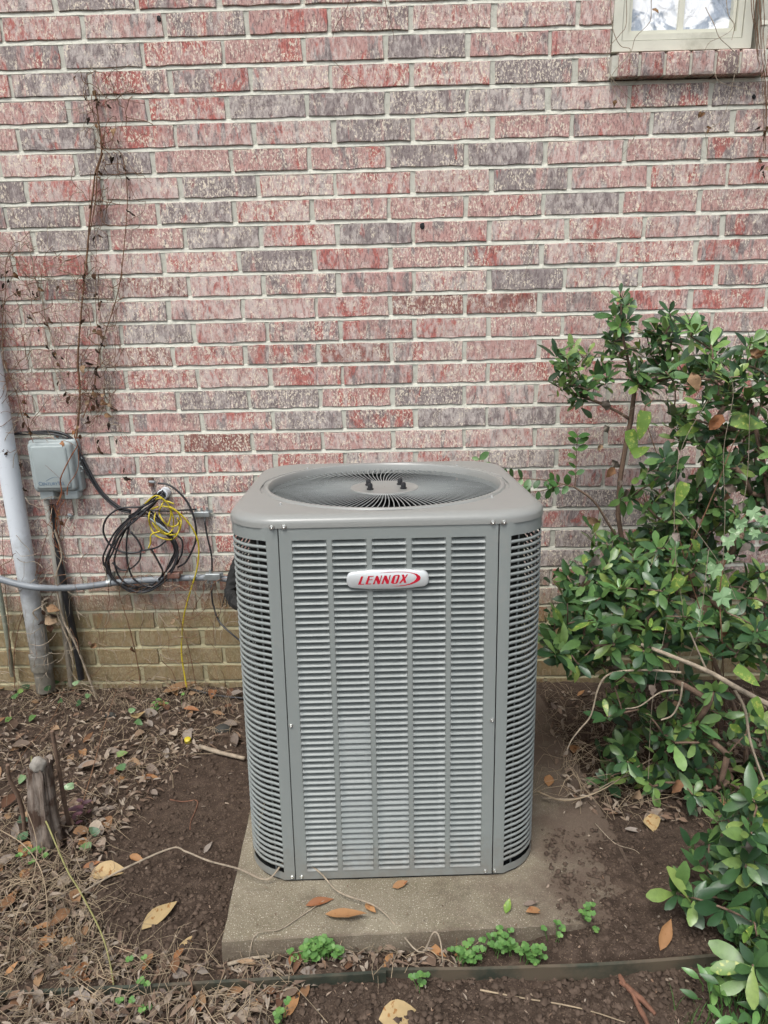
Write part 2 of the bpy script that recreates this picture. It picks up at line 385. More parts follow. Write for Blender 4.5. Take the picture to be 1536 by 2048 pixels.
M = NM('window_glass'); _w = M.coord('World', (1, 1, .8)); _m = M.ramp(M.noise(_w, 13, 3, .6, .8), .43, .50); M.col(M.mix(_m, M.mix(M.noise(_w, 40, 3, .6, 2.5), (.16, .2, .26, 1), (.5, .55, .62, 1)), (.86, .88, .9, 1))).p(rough=.08, spec=.6)  # white and blue-grey blobs in the base colour stand in for reflections and a curtain
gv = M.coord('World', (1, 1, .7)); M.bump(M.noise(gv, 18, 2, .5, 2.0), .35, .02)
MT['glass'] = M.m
MT['foam'] = simple('black_foam', '1c1c1b', .9, .3, 40, bump=.5)

# ------------------------------------------------------------------ ground
def make_ground():
    b = MB(); xs = []; ys = []
    x = -1.0
    def axis(lo, a, bq, hi, fine):
        out = []; v = a
        while v < bq: out.append(v); v += fine
        step = fine; v = out[0]; left = []
        while v > lo: step *= 1.35; v -= step; left.append(v)
        step = fine; v = out[-1]; right = []
        while v < hi: step *= 1.35; v += step; right.append(v)
        return left[::-1] + out + right
    xs = axis(-150, -0.62, 2.55, 150, 0.0095); ys = axis(-150, -1.66, 0.03, 0.05, 0.0085)
    ys = [y for y in ys if y < 0.06]
    nx = len(xs)
    for y in ys:
        for x in xs:
            z = ground_z(x, y) if (-2 < x < 4 and y > -3) else ground_base(max(-2, min(4, x)), max(y, -3))
            # the slab sits in the soil: keep soil under its top, except where it is washed over the front right corner
            l = PADI @ Vector((x, y, z))
            if 0.004 < l.x < PADX - .004 and 0.004 < l.y < PADY - .004:
                cov = smooth(.68, .90, l.x + .09 * noise.noise(Vector((x * 9, y * 9, 2))) + .05 * noise.noise(Vector((x * 34, y * 34, 6)))) * smooth(.46, .22, l.y)
                top = -0.05 + cov * (0.054 + 0.006 * noise.noise(Vector((x * 30, y * 30, 5))))
                z = min(z, z - l.z + top) if cov < .05 else z - l.z + top
            b.v.append((x, y, z))
    for j in range(len(ys) - 1):
        for i in range(nx - 1):
            b.f.append((j * nx + i, j * nx + i + 1, (j + 1) * nx + i + 1, (j + 1) * nx + i)); b.mi.append(0)
    g = b.build('ground', MT['soil'], None, True); kind(g, 'structure')
# unit frame (leans a little with its slab)
UM = (Matrix.Rotation(0.036741, 3, 'Z') @ Matrix.Rotation(0.0065017, 3, 'Y') @ Matrix.Rotation(-0.0635749, 3, 'X')).to_4x4()
UM.translation = Vector((0.978591, -0.837479, 0.072595))
UP = (UM.to_3x3() @ Vector((0, 0, 1)))
# slab frame: origin at its front left top corner
pf = at_plane(443, 1879, UM.translation, UP); pb = at_plane(500, 1640, UM.translation, UP)
PADX, PADY = 0.93, 1.03
_y = UM.to_3x3() @ Vector((-0.02, 1, 0)); _y.normalize(); _x = _y.cross(UP).normalized()
PADM = Matrix((_x, _y, UP)).transposed().to_4x4(); PADM.translation = pf - UP * 0.0025
PADI = PADM.inverted()
make_ground()

# ------------------------------------------------------------------ brick wall
CH, LB, Z0 = 0.0762, 0.250809, 2.30
JB, JH = 0.0135, 0.0150
wall = empty('brick_wall', (1.0, 0, -0.2)); tag(wall, 'house wall of weathered pink and grey bricks with pale mortar', 'wall'); wall['kind'] = 'thing'
WX0, WX1, WROWS, WTOP = -1.6, 3.6, 33, -13
OPX0, OPX1, OPZ0, OPZ1 = 1.690, 2.108, 2.078, 2.9        # window opening
SILL_X0, SILL_X1, SILL_Z0 = 1.690, 2.156, 2.003
def par(o, p):
    o.parent = p; o.matrix_parent_inverse = Matrix.Translation(-Vector(p.location)); return o
def brick_mesh(L, H, seed):
    rn = random.Random(seed); b = MB(); nx = 6; nz = 2
    rim = []
    for i in range(nx): rim.append((-L / 2 + L * i / nx, -H / 2))
    for i in range(nz): rim.append((L / 2, -H / 2 + H * i / nz))
    for i in range(nx): rim.append((L / 2 - L * i / nx, H / 2))
    for i in range(nz): rim.append((-L / 2, H / 2 - H * i / nz))
    n = len(rim); j = 0.0022
    rim = [(x + rn.uniform(-j, j), z + rn.uniform(-j, j)) for x, z in rim]
    for x, z in rim: b.v.append((x * (1 - .0026 / L), rn.uniform(-.0010, .0006), z * (1 - .0026 / H)))
    for x, z in rim: b.v.append((x, .0012 + rn.uniform(-.0004, .0008), z))
    for x, z in rim: b.v.append((x, .03, z))
    b.f.append(tuple(range(n)))
    for k in range(2):
        for i in range(n):
            i2 = (i + 1) % n; b.f.append((k * n + i2, k * n + i, (k + 1) * n + i, (k + 1) * n + i2))
    b.mi = [0] * len(b.f)
    return b.mesh('brick', MT['brick'])
VAR = [brick_mesh(LB - JH, CH - JB, 100 + i) for i in range(12)]
ROWS = {  # left to right; first brick index, tones: p pink, r red, g grey, m mixed, d dark, o olive
 0: (-1, 'pgmpppmpmg'), 1: (-1, 'rpmrmppppp'), 2: (-1, 'mgrrpgpppp'), 3: (-2, 'rgmmprrgmg'),
 4: (-1, 'pprggggpmg'), 5: (-2, 'pgrppgpppgm'), 6: (-1, 'rgpppggppm'), 7: (-2, 'grpgprpgppr'),
 8: (-1, 'gpgrpppgpp'), 9: (-2, 'pgpgrgpprpm'), 10: (-2, 'prprgrpmmrm'), 11: (-2, 'pmdpmpmgmrm'),
 12: (-2, 'ppmpprddmrr'), 13: (-2, 'rpgpmmrpppp'), 14: (-2, 'ppdrmdppppm'), 15: (-2, 'pmrprmprpmp'),
 16: (-2, 'rppggrgmmpm'), 17: (-2, 'pmpmgmggrpm'), 18: (-2, 'pprdmpppppm'), 19: (-2, 'mmprrmmgrpm'),
 20: (-3, 'pprmmpmmgmpm'), 21: (-3, 'mpmmmmmgggmm'), 22: (-3, 'pmpmmpmmpmgm'), 23: (-3, 'pppmrmmmmgmm'),
 24: (-3, 'ppppmmmmggmm'), 25: (-3, 'mmmmrmmmmmgm'), 26: (-3, 'omomdommmmom'), 27: (-3, 'oomodmommmoo')}
TONE = {'p': (.26, .40, 0), 'r': (.15, .72, .0), 'g': (.85, .30, .0), 'm': (.5, .55, .05), 'd': (.35, .6, .85), 'o': (.4, .3, .25)}
extra = MB(); count = 0; rb = random.Random(11)
def add_brick(x0, x1, row, tone, piece):
    global count
    z = Z0 - (row + .5) * CH; L = x1 - x0 - JH; xc = (x0 + x1) / 2
    if L < .02: return
    jx, jz, jy = rb.uniform(-.0025, .0025), rb.uniform(-.0012, .0012), rb.uniform(-.0012, .0015)
    me = VAR[rb.randrange(12)] if abs(L - (LB - JH)) < .003 else brick_mesh(L, CH - JB, rb.randrange(10 ** 6))
    if piece:
        o = link('brick', me); par(o, wall); o.location = (xc + jx, jy, z + jz); o.rotation_euler = (0, rb.uniform(-.006, .006), 0)
        t = TONE[tone]; o.color = tuple(max(0, min(1, c + rb.uniform(-.08, .08))) for c in t[:2]) + (max(0, t[2] + (rb.uniform(-.1, .1) if t[2] else 0)), 1)
        count += 1
    else:
        base = len(extra.v); extra.v += [(v.co.x + xc + jx, v.co.y + jy, v.co.z + z) for v in me.vertices]
        for p in me.polygons: extra.f.append(tuple(base + i for i in p.vertices)); extra.mi.append(0)
cand = []
for row in range(WTOP, WROWS):
    off = .3145 if row % 2 else 0.0
    n0 = math.floor(WX0 / LB - off)
    zc = Z0 - (row + .5) * CH
    for n in range(n0, math.ceil(WX1 / LB - off)):
        x0, x1 = (n + off) * LB, (n + 1 + off) * LB
        segs = [(x0, x1)]
        if zc > OPZ0 - .03 and zc < OPZ1: segs = [(x0, min(x1, OPX0 + JH / 2)), (max(x0, OPX1 + .045), x1)]
        elif zc > SILL_Z0 and zc < OPZ0: segs = [(x0, min(x1, SILL_X0 + JH / 2)), (max(x0, SILL_X1 - JH / 2), x1)]
        for s0, s1 in segs:
            if s1 - s0 < .03: continue
            tone = 'p'
            if row in ROWS and 0 <= n - ROWS[row][0] < len(ROWS[row][1]): tone = ROWS[row][1][n - ROWS[row][0]]
            elif row > 27: tone = rb.choice('oomo')
            else: tone = rb.choice('ppprgm')
            px, py = to_px(((s0 + s1) / 2, 0, zc))
            vis = 0
            for sx in (s0, (s0 + s1) / 2, s1):
                qx, qy = to_px((sx, 0, zc))
                hid = 500 < qx < 1070 and qy > 935
                if -15 < qx < 1550 and -25 < qy < 1380 and not hid: vis += 1
            shrub = px > 1290 and py > 1000
            cand.append((0 if (vis and not shrub) else (1 if vis else 2), py, s0, s1, row, tone))
cand.sort(key=lambda c: (c[0], c[1]))
for i, c in enumerate(cand): add_brick(c[2], c[3], c[4], c[5], c[0] < 2 and count < 300)
ob = par(extra.build('outer_brickwork', MT['brick']), wall); kind(ob, 'stuff'); ob.color = (.4, .45, .05, 1)
# mortar: every bed joint weathered, deep under the upper brick, nearly flush on the lower one
mb = MB(); rm = random.Random(5)
nxm = 170
def mortar_grid(x0, x1, zlist, nxs):
    base = len(mb.v)
    for z, y in zlist:
        for i in range(nxs + 1):
            x = x0 + (x1 - x0) * i / nxs
            mb.v.append((x, y + rm.uniform(-.0008, .0012), z + .0012 * noise.noise(Vector((x * 25, z * 9, 0)))))
    for j in range(len(zlist) - 1):
        for i in range(nxs):
            a = base + j * (nxs + 1) + i; mb.f.append((a, a + 1, a + nxs + 2, a + nxs + 1)); mb.mi.append(0)
def zprof(r0, r1):
    out = []
    for row in range(r1 - 1, r0 - 1, -1):           # from low to high
        zb = Z0 - (row + 1) * CH
        out += [(zb + JB / 2 + .0005, .0062), (zb + CH - JB / 2 - .001, .0032), (zb + CH - JB / 2 + .001, .0008), (zb + CH + JB / 2 - .001, .0048)]
    return out
rs = 3                                                # the window's sill course
mortar_grid(WX0, WX1, zprof(rs + 1, WROWS), 240)
mortar_grid(WX0, OPX0, zprof(WTOP, rs + 1), 150)
mortar_grid(OPX1 + .03, WX1, zprof(WTOP, rs + 1), 70)
mo = par(mb.build('mortar', MT['mortar']), wall)
# core of the wall behind the mortar
cb = MB()
cb.box((WX0, .02, -.35), (OPX0, .24, 3.29)); cb.box((OPX1 + .03, .02, -.35), (WX1, .24, 3.29)); cb.box((OPX0, .021, -.35), (OPX1 + .03, .24, SILL_Z0)); cb.box((OPX0, .021, OPZ1), (OPX1 + .03, .24, 3.29))
par(cb.build('wall_core', MT['mortar']), wall)
for px_, py_, r_ in ((845, 452, .0085), (318, 37, .007), (1508, 193, .006)):  # small dark lumps for black marks on the bricks
    bm = bmesh.new(); bmesh.ops.create_icosphere(bm, subdivisions=2, radius=r_)
    for v_ in bm.verts: v_.co = Vector((v_.co.x * 1.0, v_.co.y * .35, v_.co.z * 1.15)) * (1 + .35 * noise.noise(v_.co * 180))
    me_ = bpy.data.meshes.new('black_spot'); bm.to_mesh(me_); bm.free(); me_.materials.append(MT['dark']); o = link('black_spot', me_); par(o, wall); o.location = at_y(px_, py_, -.002)
# rowlock sill: six bricks on edge, tipped outwards
xe = [1.702, 1.772, 1.848, 1.926, 2.000, 2.074, 2.150]
tones = 'mmpmop'
for i in range(6):
    b = MB(); L = xe[i + 1] - xe[i] - .010; r = random.Random(60 + i)
    prof = [(-.034, .002), (-.037, .010), (-.036, .062), (-.030, .066), (.10, .076), (.10, .0)]
    n = len(prof)
    for sx in (-L / 2, -L / 2 + .004, L / 2 - .004, L / 2):
        for (py_, pz_) in prof:
            ins = .0025 if abs(sx) == L / 2 and py_ < 0 else 0
            b.v.append((sx + r.uniform(-.001, .001), py_ + ins + r.uniform(-.001, .001), pz_ + r.uniform(-.001, .001)))
    for k in range(3):
        for q in range(n): b.f.append((k * n + q, k * n + (q + 1) % n, (k + 1) * n + (q + 1) % n, (k + 1) * n + q))
    b.f.append(tuple(range(n))[::-1]); b.f.append(tuple(3 * n + q for q in range(n))); b.mi = [0] * len(b.f)
    o = par(b.build('sill_brick', MT['brick']), wall); o.location = ((xe[i] + xe[i + 1]) / 2, 0, SILL_Z0); o.color = TONE[tones[i]] + (1,)
    auto_smooth(o, 30)
b = MB(); b.box((1.688, -.026, SILL_Z0 + .004), (2.156, .10, SILL_Z0 + .060)); par(b.build('sill_mortar', MT['mortar']), wall)

# ------------------------------------------------------------------ window
win = empty('window', (1.9, 0, 2.08)); tag(win, 'cream framed window with divided panes above the brick sill', 'window'); win['kind'] = 'thing'
FX0, FX1, FZ0, FZ1 = 1.692, 2.112, 2.079, 2.88
def frame(b, x0, x1, z0, z1, wd, y0, y1):
    b.box((x0, y0, z0), (x0 + wd, y1, z1)); b.box((x1 - wd, y0, z0), (x1, y1, z1))
    b.box((x0 + wd, y0 + .0004, z0), (x1 - wd, y1, z0 + wd)); b.box((x0 + wd, y0 + .0004, z1 - wd), (x1 - wd, y1, z1))
b = MB(); frame(b, FX0, FX1, FZ0, FZ1, .028, -.004, .10); frame(b, FX0 + .030, FX1 - .030, FZ0 + .030, FZ1 - .030, .0165, -.0005, .09); frame(b, FX0 + .026, FX1 - .026, FZ0 + .026, FZ1 - .026, .025, .022, .08); par(b.build('frame', MT['cream']), win)
b = MB(); frame(b, FX0 + .0485, FX1 - .0485, FZ0 + .0485, FZ1 - .0485, .010, .010, .09); sa = par(b.build('sash', MT['cream']), win)
gx0, gx1, gz0, gz1 = FX0 + .058, FX1 - .058, FZ0 + .058, FZ1 - .058
mx = (gx0 + gx1) / 2; zs = [gz0 + (gz1 - gz0) * i / 3 for i in range(4)]
b = MB(); b.box((mx - .008, .018, gz0), (mx + .008, .05, gz1)); par(b.build('muntin', MT['cream']), win)
for z in zs[1:3]:
    for xa, xb in ((gx0, mx - .008), (mx + .008, gx1)):
        b = MB(); b.box((xa, .0185, z - .008), (xb, .05, z + .008)); par(b.build('muntin', MT['cream']), win)
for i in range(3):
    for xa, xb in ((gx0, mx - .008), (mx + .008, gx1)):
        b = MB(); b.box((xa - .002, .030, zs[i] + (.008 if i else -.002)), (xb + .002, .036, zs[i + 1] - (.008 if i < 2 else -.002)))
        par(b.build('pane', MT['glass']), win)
b = MB(); b.box((OPX0 + .003, .12, OPZ0 - .06), (OPX1 + .02, .13, OPZ1)); par(b.build('blind', MT['cream']), win)

# ------------------------------------------------------------------ concrete slab
def make_pad():
    b = MB(); nx, ny = 46, 46; th = .085; rn = random.Random(3)
    def z(i, j):
        e = min(i, nx - i, j, ny - j)
        return (-.004 if e == 0 else 0) + .0012 * noise.noise(Vector((i * .4, j * .4, 0))) - (.003 * max(0, noise.noise(Vector((i * .9, j * .9, 3)))) if e < 2 else 0)
    for j in range(ny + 1):
        for i in range(nx + 1):
            ox = .003 * noise.noise(Vector((i * .5, j * .5, 9))) if i in (0, nx) or j in (0, ny) else 0
            b.v.append((PADX * i / nx + ox, PADY * j / ny + ox, z(i, j)))
    N = nx + 1
    for j in range(ny):
        for i in range(nx): b.f.append((j * N + i, j * N + i + 1, (j + 1) * N + i + 1, (j + 1) * N + i))
    rim = [(i, 0) for i in range(nx)] + [(nx, j) for j in range(ny)] + [(i, ny) for i in range(nx, 0, -1)] + [(0, j) for j in range(ny, 0, -1)]
    s = len(b.v)
    for d in (.03, th):
        for i, j in rim:
            v = b.v[j * N + i]; b.v.append((v[0] + .002 * rn.uniform(-1, 1), v[1] + .002 * rn.uniform(-1, 1) - (.002 if j == 0 else 0), -d))
    n = len(rim)
    for k in range(n):
        a, c = rim[k], rim[(k + 1) % n]
        b.f.append((a[1] * N + a[0], s + k, s + (k + 1) % n, c[1] * N + c[0])); b.f.append((s + k, s + n + k, s + n + (k + 1) % n, s + (k + 1) % n))
    b.mi = [0] * len(b.f)
    o = b.build('concrete_pad', MT['concrete']); auto_smooth(o, 50); o.matrix_world = PADM
    tag(o, 'tilted concrete slab under the air conditioner, half buried at its front corner', 'concrete slab')
make_pad()

# ------------------------------------------------------------------ air conditioner
W, RC, HS, HT, RF, SA = 0.6786, 0.1136, 0.8385, 0.8640, 0.2844, 0.2269
ac = empty('air_conditioner'); ac.matrix_world = UM
tag(ac, 'grey outdoor air conditioner with louvred front and round fan grille', 'air conditioner')
def part(b, name, mat, parent=None, ang=None):
    o = b.build(name, mat, parent or ac)
    if ang: auto_smooth(o, ang)
    return o
NROW = 56; ZL0, ZL1 = .0235, .8120; PT = (ZL1 - ZL0) / NROW
FRONT = -W / 2
# front panel: sheet with openings, one louvre blade in each
colw, gap = .0716, .0105; cx0 = -(5 * colw + 4 * gap) / 2
colsx = [(cx0 + i * (colw + gap), cx0 + i * (colw + gap) + colw) for i in range(5)]
b = MB(); xl, xr = -SA + .0012, SA - .0012; zt = HS + .002
xs = [xl] + [x for c in colsx for x in c] + [xr]
for i in range(0, len(xs), 2): b.quad((xs[i], FRONT, ZL0), (xs[i + 1], FRONT, ZL0), (xs[i + 1], FRONT, ZL1), (xs[i], FRONT, ZL1))
b.quad((xl, FRONT, .004), (xr, FRONT, .004), (xr, FRONT, ZL0), (xl, FRONT, ZL0)); b.quad((xl, FRONT, ZL1), (xr, FRONT, ZL1), (xr, FRONT, zt), (xl, FRONT, zt))
for x in (xl, xr): b.quad((x, FRONT, .004), (x, FRONT + .014, .004), (x, FRONT + .014, zt), (x, FRONT, zt))
b.quad((xl, FRONT, .004), (xl, FRONT + .014, .004), (xr, FRONT + .014, .004), (xr, FRONT, .004))
part(b, 'front_panel', MT['paint'])
def louvre(d=.0125, k=1.0):
    b = MB(); h = colw / 2
    # bottom fold is rolled a little proud, blade leans inward going up, ends pinch in with round shoulders
    rows = [(-.0001, .0006, .0), (.0006, -.0011, .0), (.0020, -.0008, .0006), (.0048 * k, .0036 * d / .0125, .0022), (.0082 * k, .0086 * d / .0125, .0035), (.0104 * k, d, .0058)]
    for z, y, ins in rows:
        for x in (-h + ins * .4, -h + ins + .0015, -h * .5, h * .5, h - ins - .0015, h - ins * .4):
            edge = abs(x) > h - ins - .001
            b.v.append((x, y if not edge else min(y, .0002) if z < .003 else y * .35, z))
    for r in range(len(rows) - 1):
        for c in range(5): a = r * 6 + c; b.f.append((a, a + 1, a + 7, a + 6))
    # end webs joining the blade to the sheet
    for s in (-1, 1):
        k = 0 if s < 0 else 5
        base = len(b.v); b.v += [(s * h, 0, 0), (s * h, 0, PT * .97), (s * (h - .006), .0002, PT * .985)]
        b.f.append((base, k + 6 * 3, k + 6 * 5) if s < 0 else (base, k + 6 * 5, k + 6 * 3))
        b.f.append((base, k + 30, base + 2, base + 1) if s < 0 else (base, base + 1, base + 2, k + 30))
    b.mi = [0] * len(b.f)
    me = b.mesh('louvre', MT['paint'], True); return me
LV = louvre(); LVB = louvre(.0068, 1.10); LVC = louvre(.0092, 1.06)      # shallower blades in the second and third columns, shaped to imitate a pale reflection
for r in range(NROW):
    for ci, c in enumerate(colsx):
        o = link('louvre', LVB if ci == 1 and (r < 13 or 18 < r < 27) else LVC if (ci == 1 and r < 20) or (ci == 2 and 3 < r < 16) else LV, ac); o.location = ((c[0] + c[1]) / 2, FRONT, ZL0 + r * PT)
# wrap-round side panels with slots: a slat between each pair of slots
def side_path(s, n=9):       # from the front seam round the corner and back along the side
    pts = []
    x0 = SA + .0012
    h = W / 2
    pts.append((x0, -h)); pts.append((x0 + .012, -h)); pts.append((x0 + .0245, -h))      # 2: slot begins (just before the corner)
    for i in range(0, n + 1):
        a = -math.pi / 2 + math.pi / 2 * i / n
        p = (h - RC + RC * math.cos(a), -h + RC + RC * math.sin(a))
        if p[0] > x0 + .026: pts.append(p)
    pts.append((h, -h + RC + .06)); pts.append((h, h - RC - .03)); pts.append((h, h - RC)) 
    for i in range(1, n + 1):
        a = math.pi / 2 * i / n; pts.append((h - RC + RC * math.cos(a), h - RC + RC * math.sin(a)))
    return [(s * x, y) for x, y in pts]
for s in (-1, 1):
    P = side_path(s); h = W / 2
    i0 = 2; i1 = next(i for i, p in enumerate(P) if abs(p[1] - (h - RC - .03)) < 1e-6)
    b = MB()
    def strip(a, c, z0, z1):
        for i in range(a, c):
            q = [(P[i][0], P[i][1], z0), (P[i + 1][0], P[i + 1][1], z0), (P[i + 1][0], P[i + 1][1], z1), (P[i][0], P[i][1], z1)]
            b.quad(*(q if s > 0 else q[::-1]))
    strip(0, len(P) - 1, .004, ZL0); strip(0, len(P) - 1, ZL1, HS + .002)
    strip(0, i0, ZL0, ZL1); strip(i1, len(P) - 1, ZL0, ZL1)
    x = P[0][0]; b.quad((x, FRONT, .004), (x, FRONT + .014, .004), (x, FRONT + .014, HS + .002), (x, FRONT, HS + .002))
    part(b, 'corner_panel', MT['paint'], None, 30)
    # slat: rolled bar
    sb = MB(); path = P[i0:i1 + 1]; n = len(path)
    prof = [(-.0012, -.0008), (.0004, .0010), (.0006, .0034), (-.0006, .0058), (-.0034, .0064), (-.0040, .0000)]   # outward, up
    m_ = len(prof)
    for i, p in enumerate(path):
        a = Vector(path[max(i - 1, 0)]); c = Vector(path[min(i + 1, n - 1)]); t = (c - a).normalized(); nrm = Vector((t.y, -t.x)) * (1 if s > 0 else -1)
        for o_, u in prof:
            sb.v.append((p[0] + nrm.x * o_, p[1] + nrm.y * o_, u))
    for i in range(n - 1):
        for k in range(m_): k2 = (k + 1) % m_; sb.f.append((i * m_ + k, i * m_ + k2, (i + 1) * m_ + k2, (i + 1) * m_ + k))
    sb.mi = [0] * len(sb.f)
    me = sb.mesh('slat', MT['paint'], True)
    bm = bmesh.new(); bm.from_mesh(me); bmesh.ops.recalc_face_normals(bm, faces=bm.faces); bm.to_mesh(me); bm.free()
    for r in range(1, NROW):
        o = link('slat', me, ac); o.location = (0, 0, ZL0 + r * PT - .0028)
    # rounded ends of the slots at the front: small fillets
    # upright guard wires and the coil behind the slots
    b = MB(); q = side_path(s)
    for d, st in ((.020, 0),):
        pts = [(x - s * 0, y) for x, y in q]
    for ang in (-62, -20):
        a = rad(ang); cx = (h - RC + (RC - .012) * math.cos(a)) * s; cy = -h + RC + (RC - .012) * math.sin(a)
        b.tube([(cx, cy, .01), (cx, cy, HS)], .0022, 5)
    part(b, 'guard_wire', MT['wire'])
# coil block following the cabinet
b = MB(); ins = .034; o2 = []
hh = W / 2 - ins; rr = RC - ins * .6
for cx, cy, a0 in ((hh - rr, hh - rr, 0), (-hh + rr, hh - rr, 90), (-hh + rr, -hh + rr, 180), (hh - rr, -hh + rr, 270)):
    for i in range(9): a = rad(a0 + 90 * i / 8); o2.append((cx + rr * math.cos(a), cy + rr * math.sin(a)))
n = len(o2)
for k in range(n):
    p, q = o2[k], o2[(k + 1) % n]; b.quad((p[0], p[1], .012), (q[0], q[1], .012), (q[0], q[1], HS - .03), (p[0], p[1], HS - .03))
part(b, 'coil', MT['coil'])
rc = random.Random(21)          # bent tubing seen through the corner slots
for s in (-1, 1):
    for i in range(26):
        b = MB()
        z = .05 + i * .029; a1 = rad(rc.uniform(-80, -50)); a2 = rad(rc.uniform(-35, 0)); R_ = RC - .024
        pts = []
        for k in range(5):
            a = a1 + (a2 - a1) * k / 4
            pts.append(((W / 2 - RC + R_ * math.cos(a)) * s, -W / 2 + RC + R_ * math.sin(a), z + rc.uniform(-.006, .006) + .012 * k / 4))
        b.tube(pts, .0016, 4); part(b, 'coil_tube', MT['coil'])
b = MB()
o3 = []
for cx, cy, a0 in ((1, 1, 0), (-1, 1, 90), (-1, -1, 180), (1, -1, 270)):
    for i in range(9):
        a = rad(a0 + 90 * i / 8); o3.append((cx * (W / 2 - RC) + (RC - .004) * math.cos(a), cy * (W / 2 - RC) + (RC - .004) * math.sin(a)))
n = len(o3)
b.f.append(tuple(range(n))); b.v += [(x, y, .010) for x, y in o3]; b.mi = [0]
for k in range(n):
    p, q = o3[k], o3[(k + 1) % n]; b.quad((p[0], p[1], -.004), (q[0], q[1], -.004), (q[0], q[1], .010), (p[0], p[1], .010))
part(b, 'base_pan', MT['dark'])
b = MB(); b.box((-.30, W / 2 - .004, .004), (.22, W / 2 - .001, HS)); part(b, 'rear_panel', MT['paint'])
# top cap: rounded square with soft shoulder, round fan opening
def outline(d, nc=10, ns=8):
    h = W / 2 - d; r = max(RC - d, .02); pts = []
    cs = ((h - r, h - r, 0), (-h + r, h - r, 90), (-h + r, -h + r, 180), (h - r, -h + r, 270))
    for k, (cx, cy, a0) in enumerate(cs):
        for i in range(nc + 1): a = rad(a0 + 90 * i / nc); pts.append((cx + r * math.cos(a), cy + r * math.sin(a)))
        nx_ = cs[(k + 1) % 4]; e = pts[-1]; a = rad(a0 + 90); f = (nx_[0] + r * math.cos(a), nx_[1] + r * math.sin(a))
        for i in range(1, ns): pts.append((lerp(e[0], f[0], i / ns), lerp(e[1], f[1], i / ns)))
    return pts
ref = outline(0); N = len(ref)
rings = [[(x, y, HS - .001) for x, y in outline(.0055)], [(x, y, HS) for x, y in outline(-.0022)], [(x, y, HS + .0095) for x, y in outline(-.0020)]]
sr = .026
for i in range(1, 7):
    a = rad(90 * i / 6); rings.append([(x, y, HS + .0095 + (HT - HS - .0095) * math.sin(a)) for x, y in outline(-.002 + sr * (1 - math.cos(a)))])
rings.append([(x, y, HT + .0006) for x, y in outline(.036)])
for r_, z in ((RF + .024, HT + .001), (RF + .021, HT - .002), (RF + .015, HT - .0022), (RF + .011, HT + .002), (RF + .004, HT + .0025), (RF, HT - .002), (RF - .001, HT - .026)):
    rg = []
    for x, y in ref:
        a = math.atan2(y, x); rg.append((r_ * math.cos(a), r_ * math.sin(a), z))
    rings.append(rg)
b = MB()
for rg in rings: b.v += rg
for k in range(len(rings) - 1):
    for i in range(N): i2 = (i + 1) % N; b.f.append((k * N + i, k * N + i2, (k + 1) * N + i2, (k + 1) * N + i)); b.mi.append(0)
part(b, 'top_cap', MT['paint_top'], None, 40)
# fan guard: radial bars, hub plate, nuts
gg = empty('fan_grille'); gg.parent = ac; gg.location = (0, 0, HT - .016)
b = MB(); pts = []
for i in range(9):
    t = i / 8; r_ = lerp(.080, RF + .001, t); a = -.10 * t * t
    pts.append((r_ * math.cos(a), r_ * math.sin(a), lerp(.004, .001, t ** 1.6)))
for i in range(len(pts)):
    t = (Vector(pts[min(i + 1, 8)]) - Vector(pts[max(i - 1, 0)])).normalized(); nrm = Vector((-t.y, t.x, 0))
    for s_, dz in ((-1, 0), (1, 0), (1, -.0014), (-1, -.0014)):
        v = Vector(pts[i]) + nrm * .00095 * s_; b.v.append((v.x, v.y, v.z + dz))
for i in range(8):
    for k in range(4): k2 = (k + 1) % 4; b.f.append((i * 4 + k, (i + 1) * 4 + k, (i + 1) * 4 + k2, i * 4 + k2)); b.mi.append(0)
fin = b.mesh('guard_bar', MT['wire'])
for k in range(108):
    o = link('guard_bar', fin, gg); o.rotation_euler = (0, 0, 2 * math.pi * k / 108)
b = MB(); b.lathe([(.083, -.006), (.086, .002), (.0845, .0055), (.079, .0068), (.074, .0055), (.001, .0062)], None, 40, False); hub = part(b, 'hub_plate', MT['paint_top'], gg, 40)
for x, y in ((-.040, .024), (.040, .026), (-.036, -.032), (.046, -.028)):
    b = MB(); b.lathe([(.0085, .006), (.0085, .009), (.0062, .010), (.0062, .018), (.0045, .0215), (.0008, .0225)], Matrix.Translation((x, y, 0)), 8); part(b, 'cap_nut', MT['rubber'], gg, 40)
b = MB(); b.lathe([(.055, -.14), (.07, -.135), (.072, -.03), (.05, -.02)], None, 20); part(b, 'fan_motor', MT['dark'], gg, 40)
for k in range(3):
    b = MB(); a0 = 2 * math.pi * k / 3 + .5; rows = []
    for i in range(6):
        r_ = .05 + .205 * i / 5; wd = .55 + .25 * i / 5
        for j in range(5):
            a = a0 + wd * (j / 4 - .5); b.v.append((r_ * math.cos(a), r_ * math.sin(a), -.10 + .05 * (j / 4 - .5)))
    for i in range(5):
        for j in range(4): q = i * 5 + j; b.f.append((q, q + 1, q + 6, q + 5)); b.mi.append(0)
    part(b, 'fan_blade', MT['dark'], gg, 60)
b = MB(); b.lathe([(RF - .004, -.02), (RF - .012, -.20)], None, 40, False); part(b, 'fan_shroud', MT['dark'], gg, 60)
b = MB(); b.lathe([(RF - .012, -.42), (.001, -.421)], None, 32, False); part(b, 'inner_floor', MT['dark'], gg)
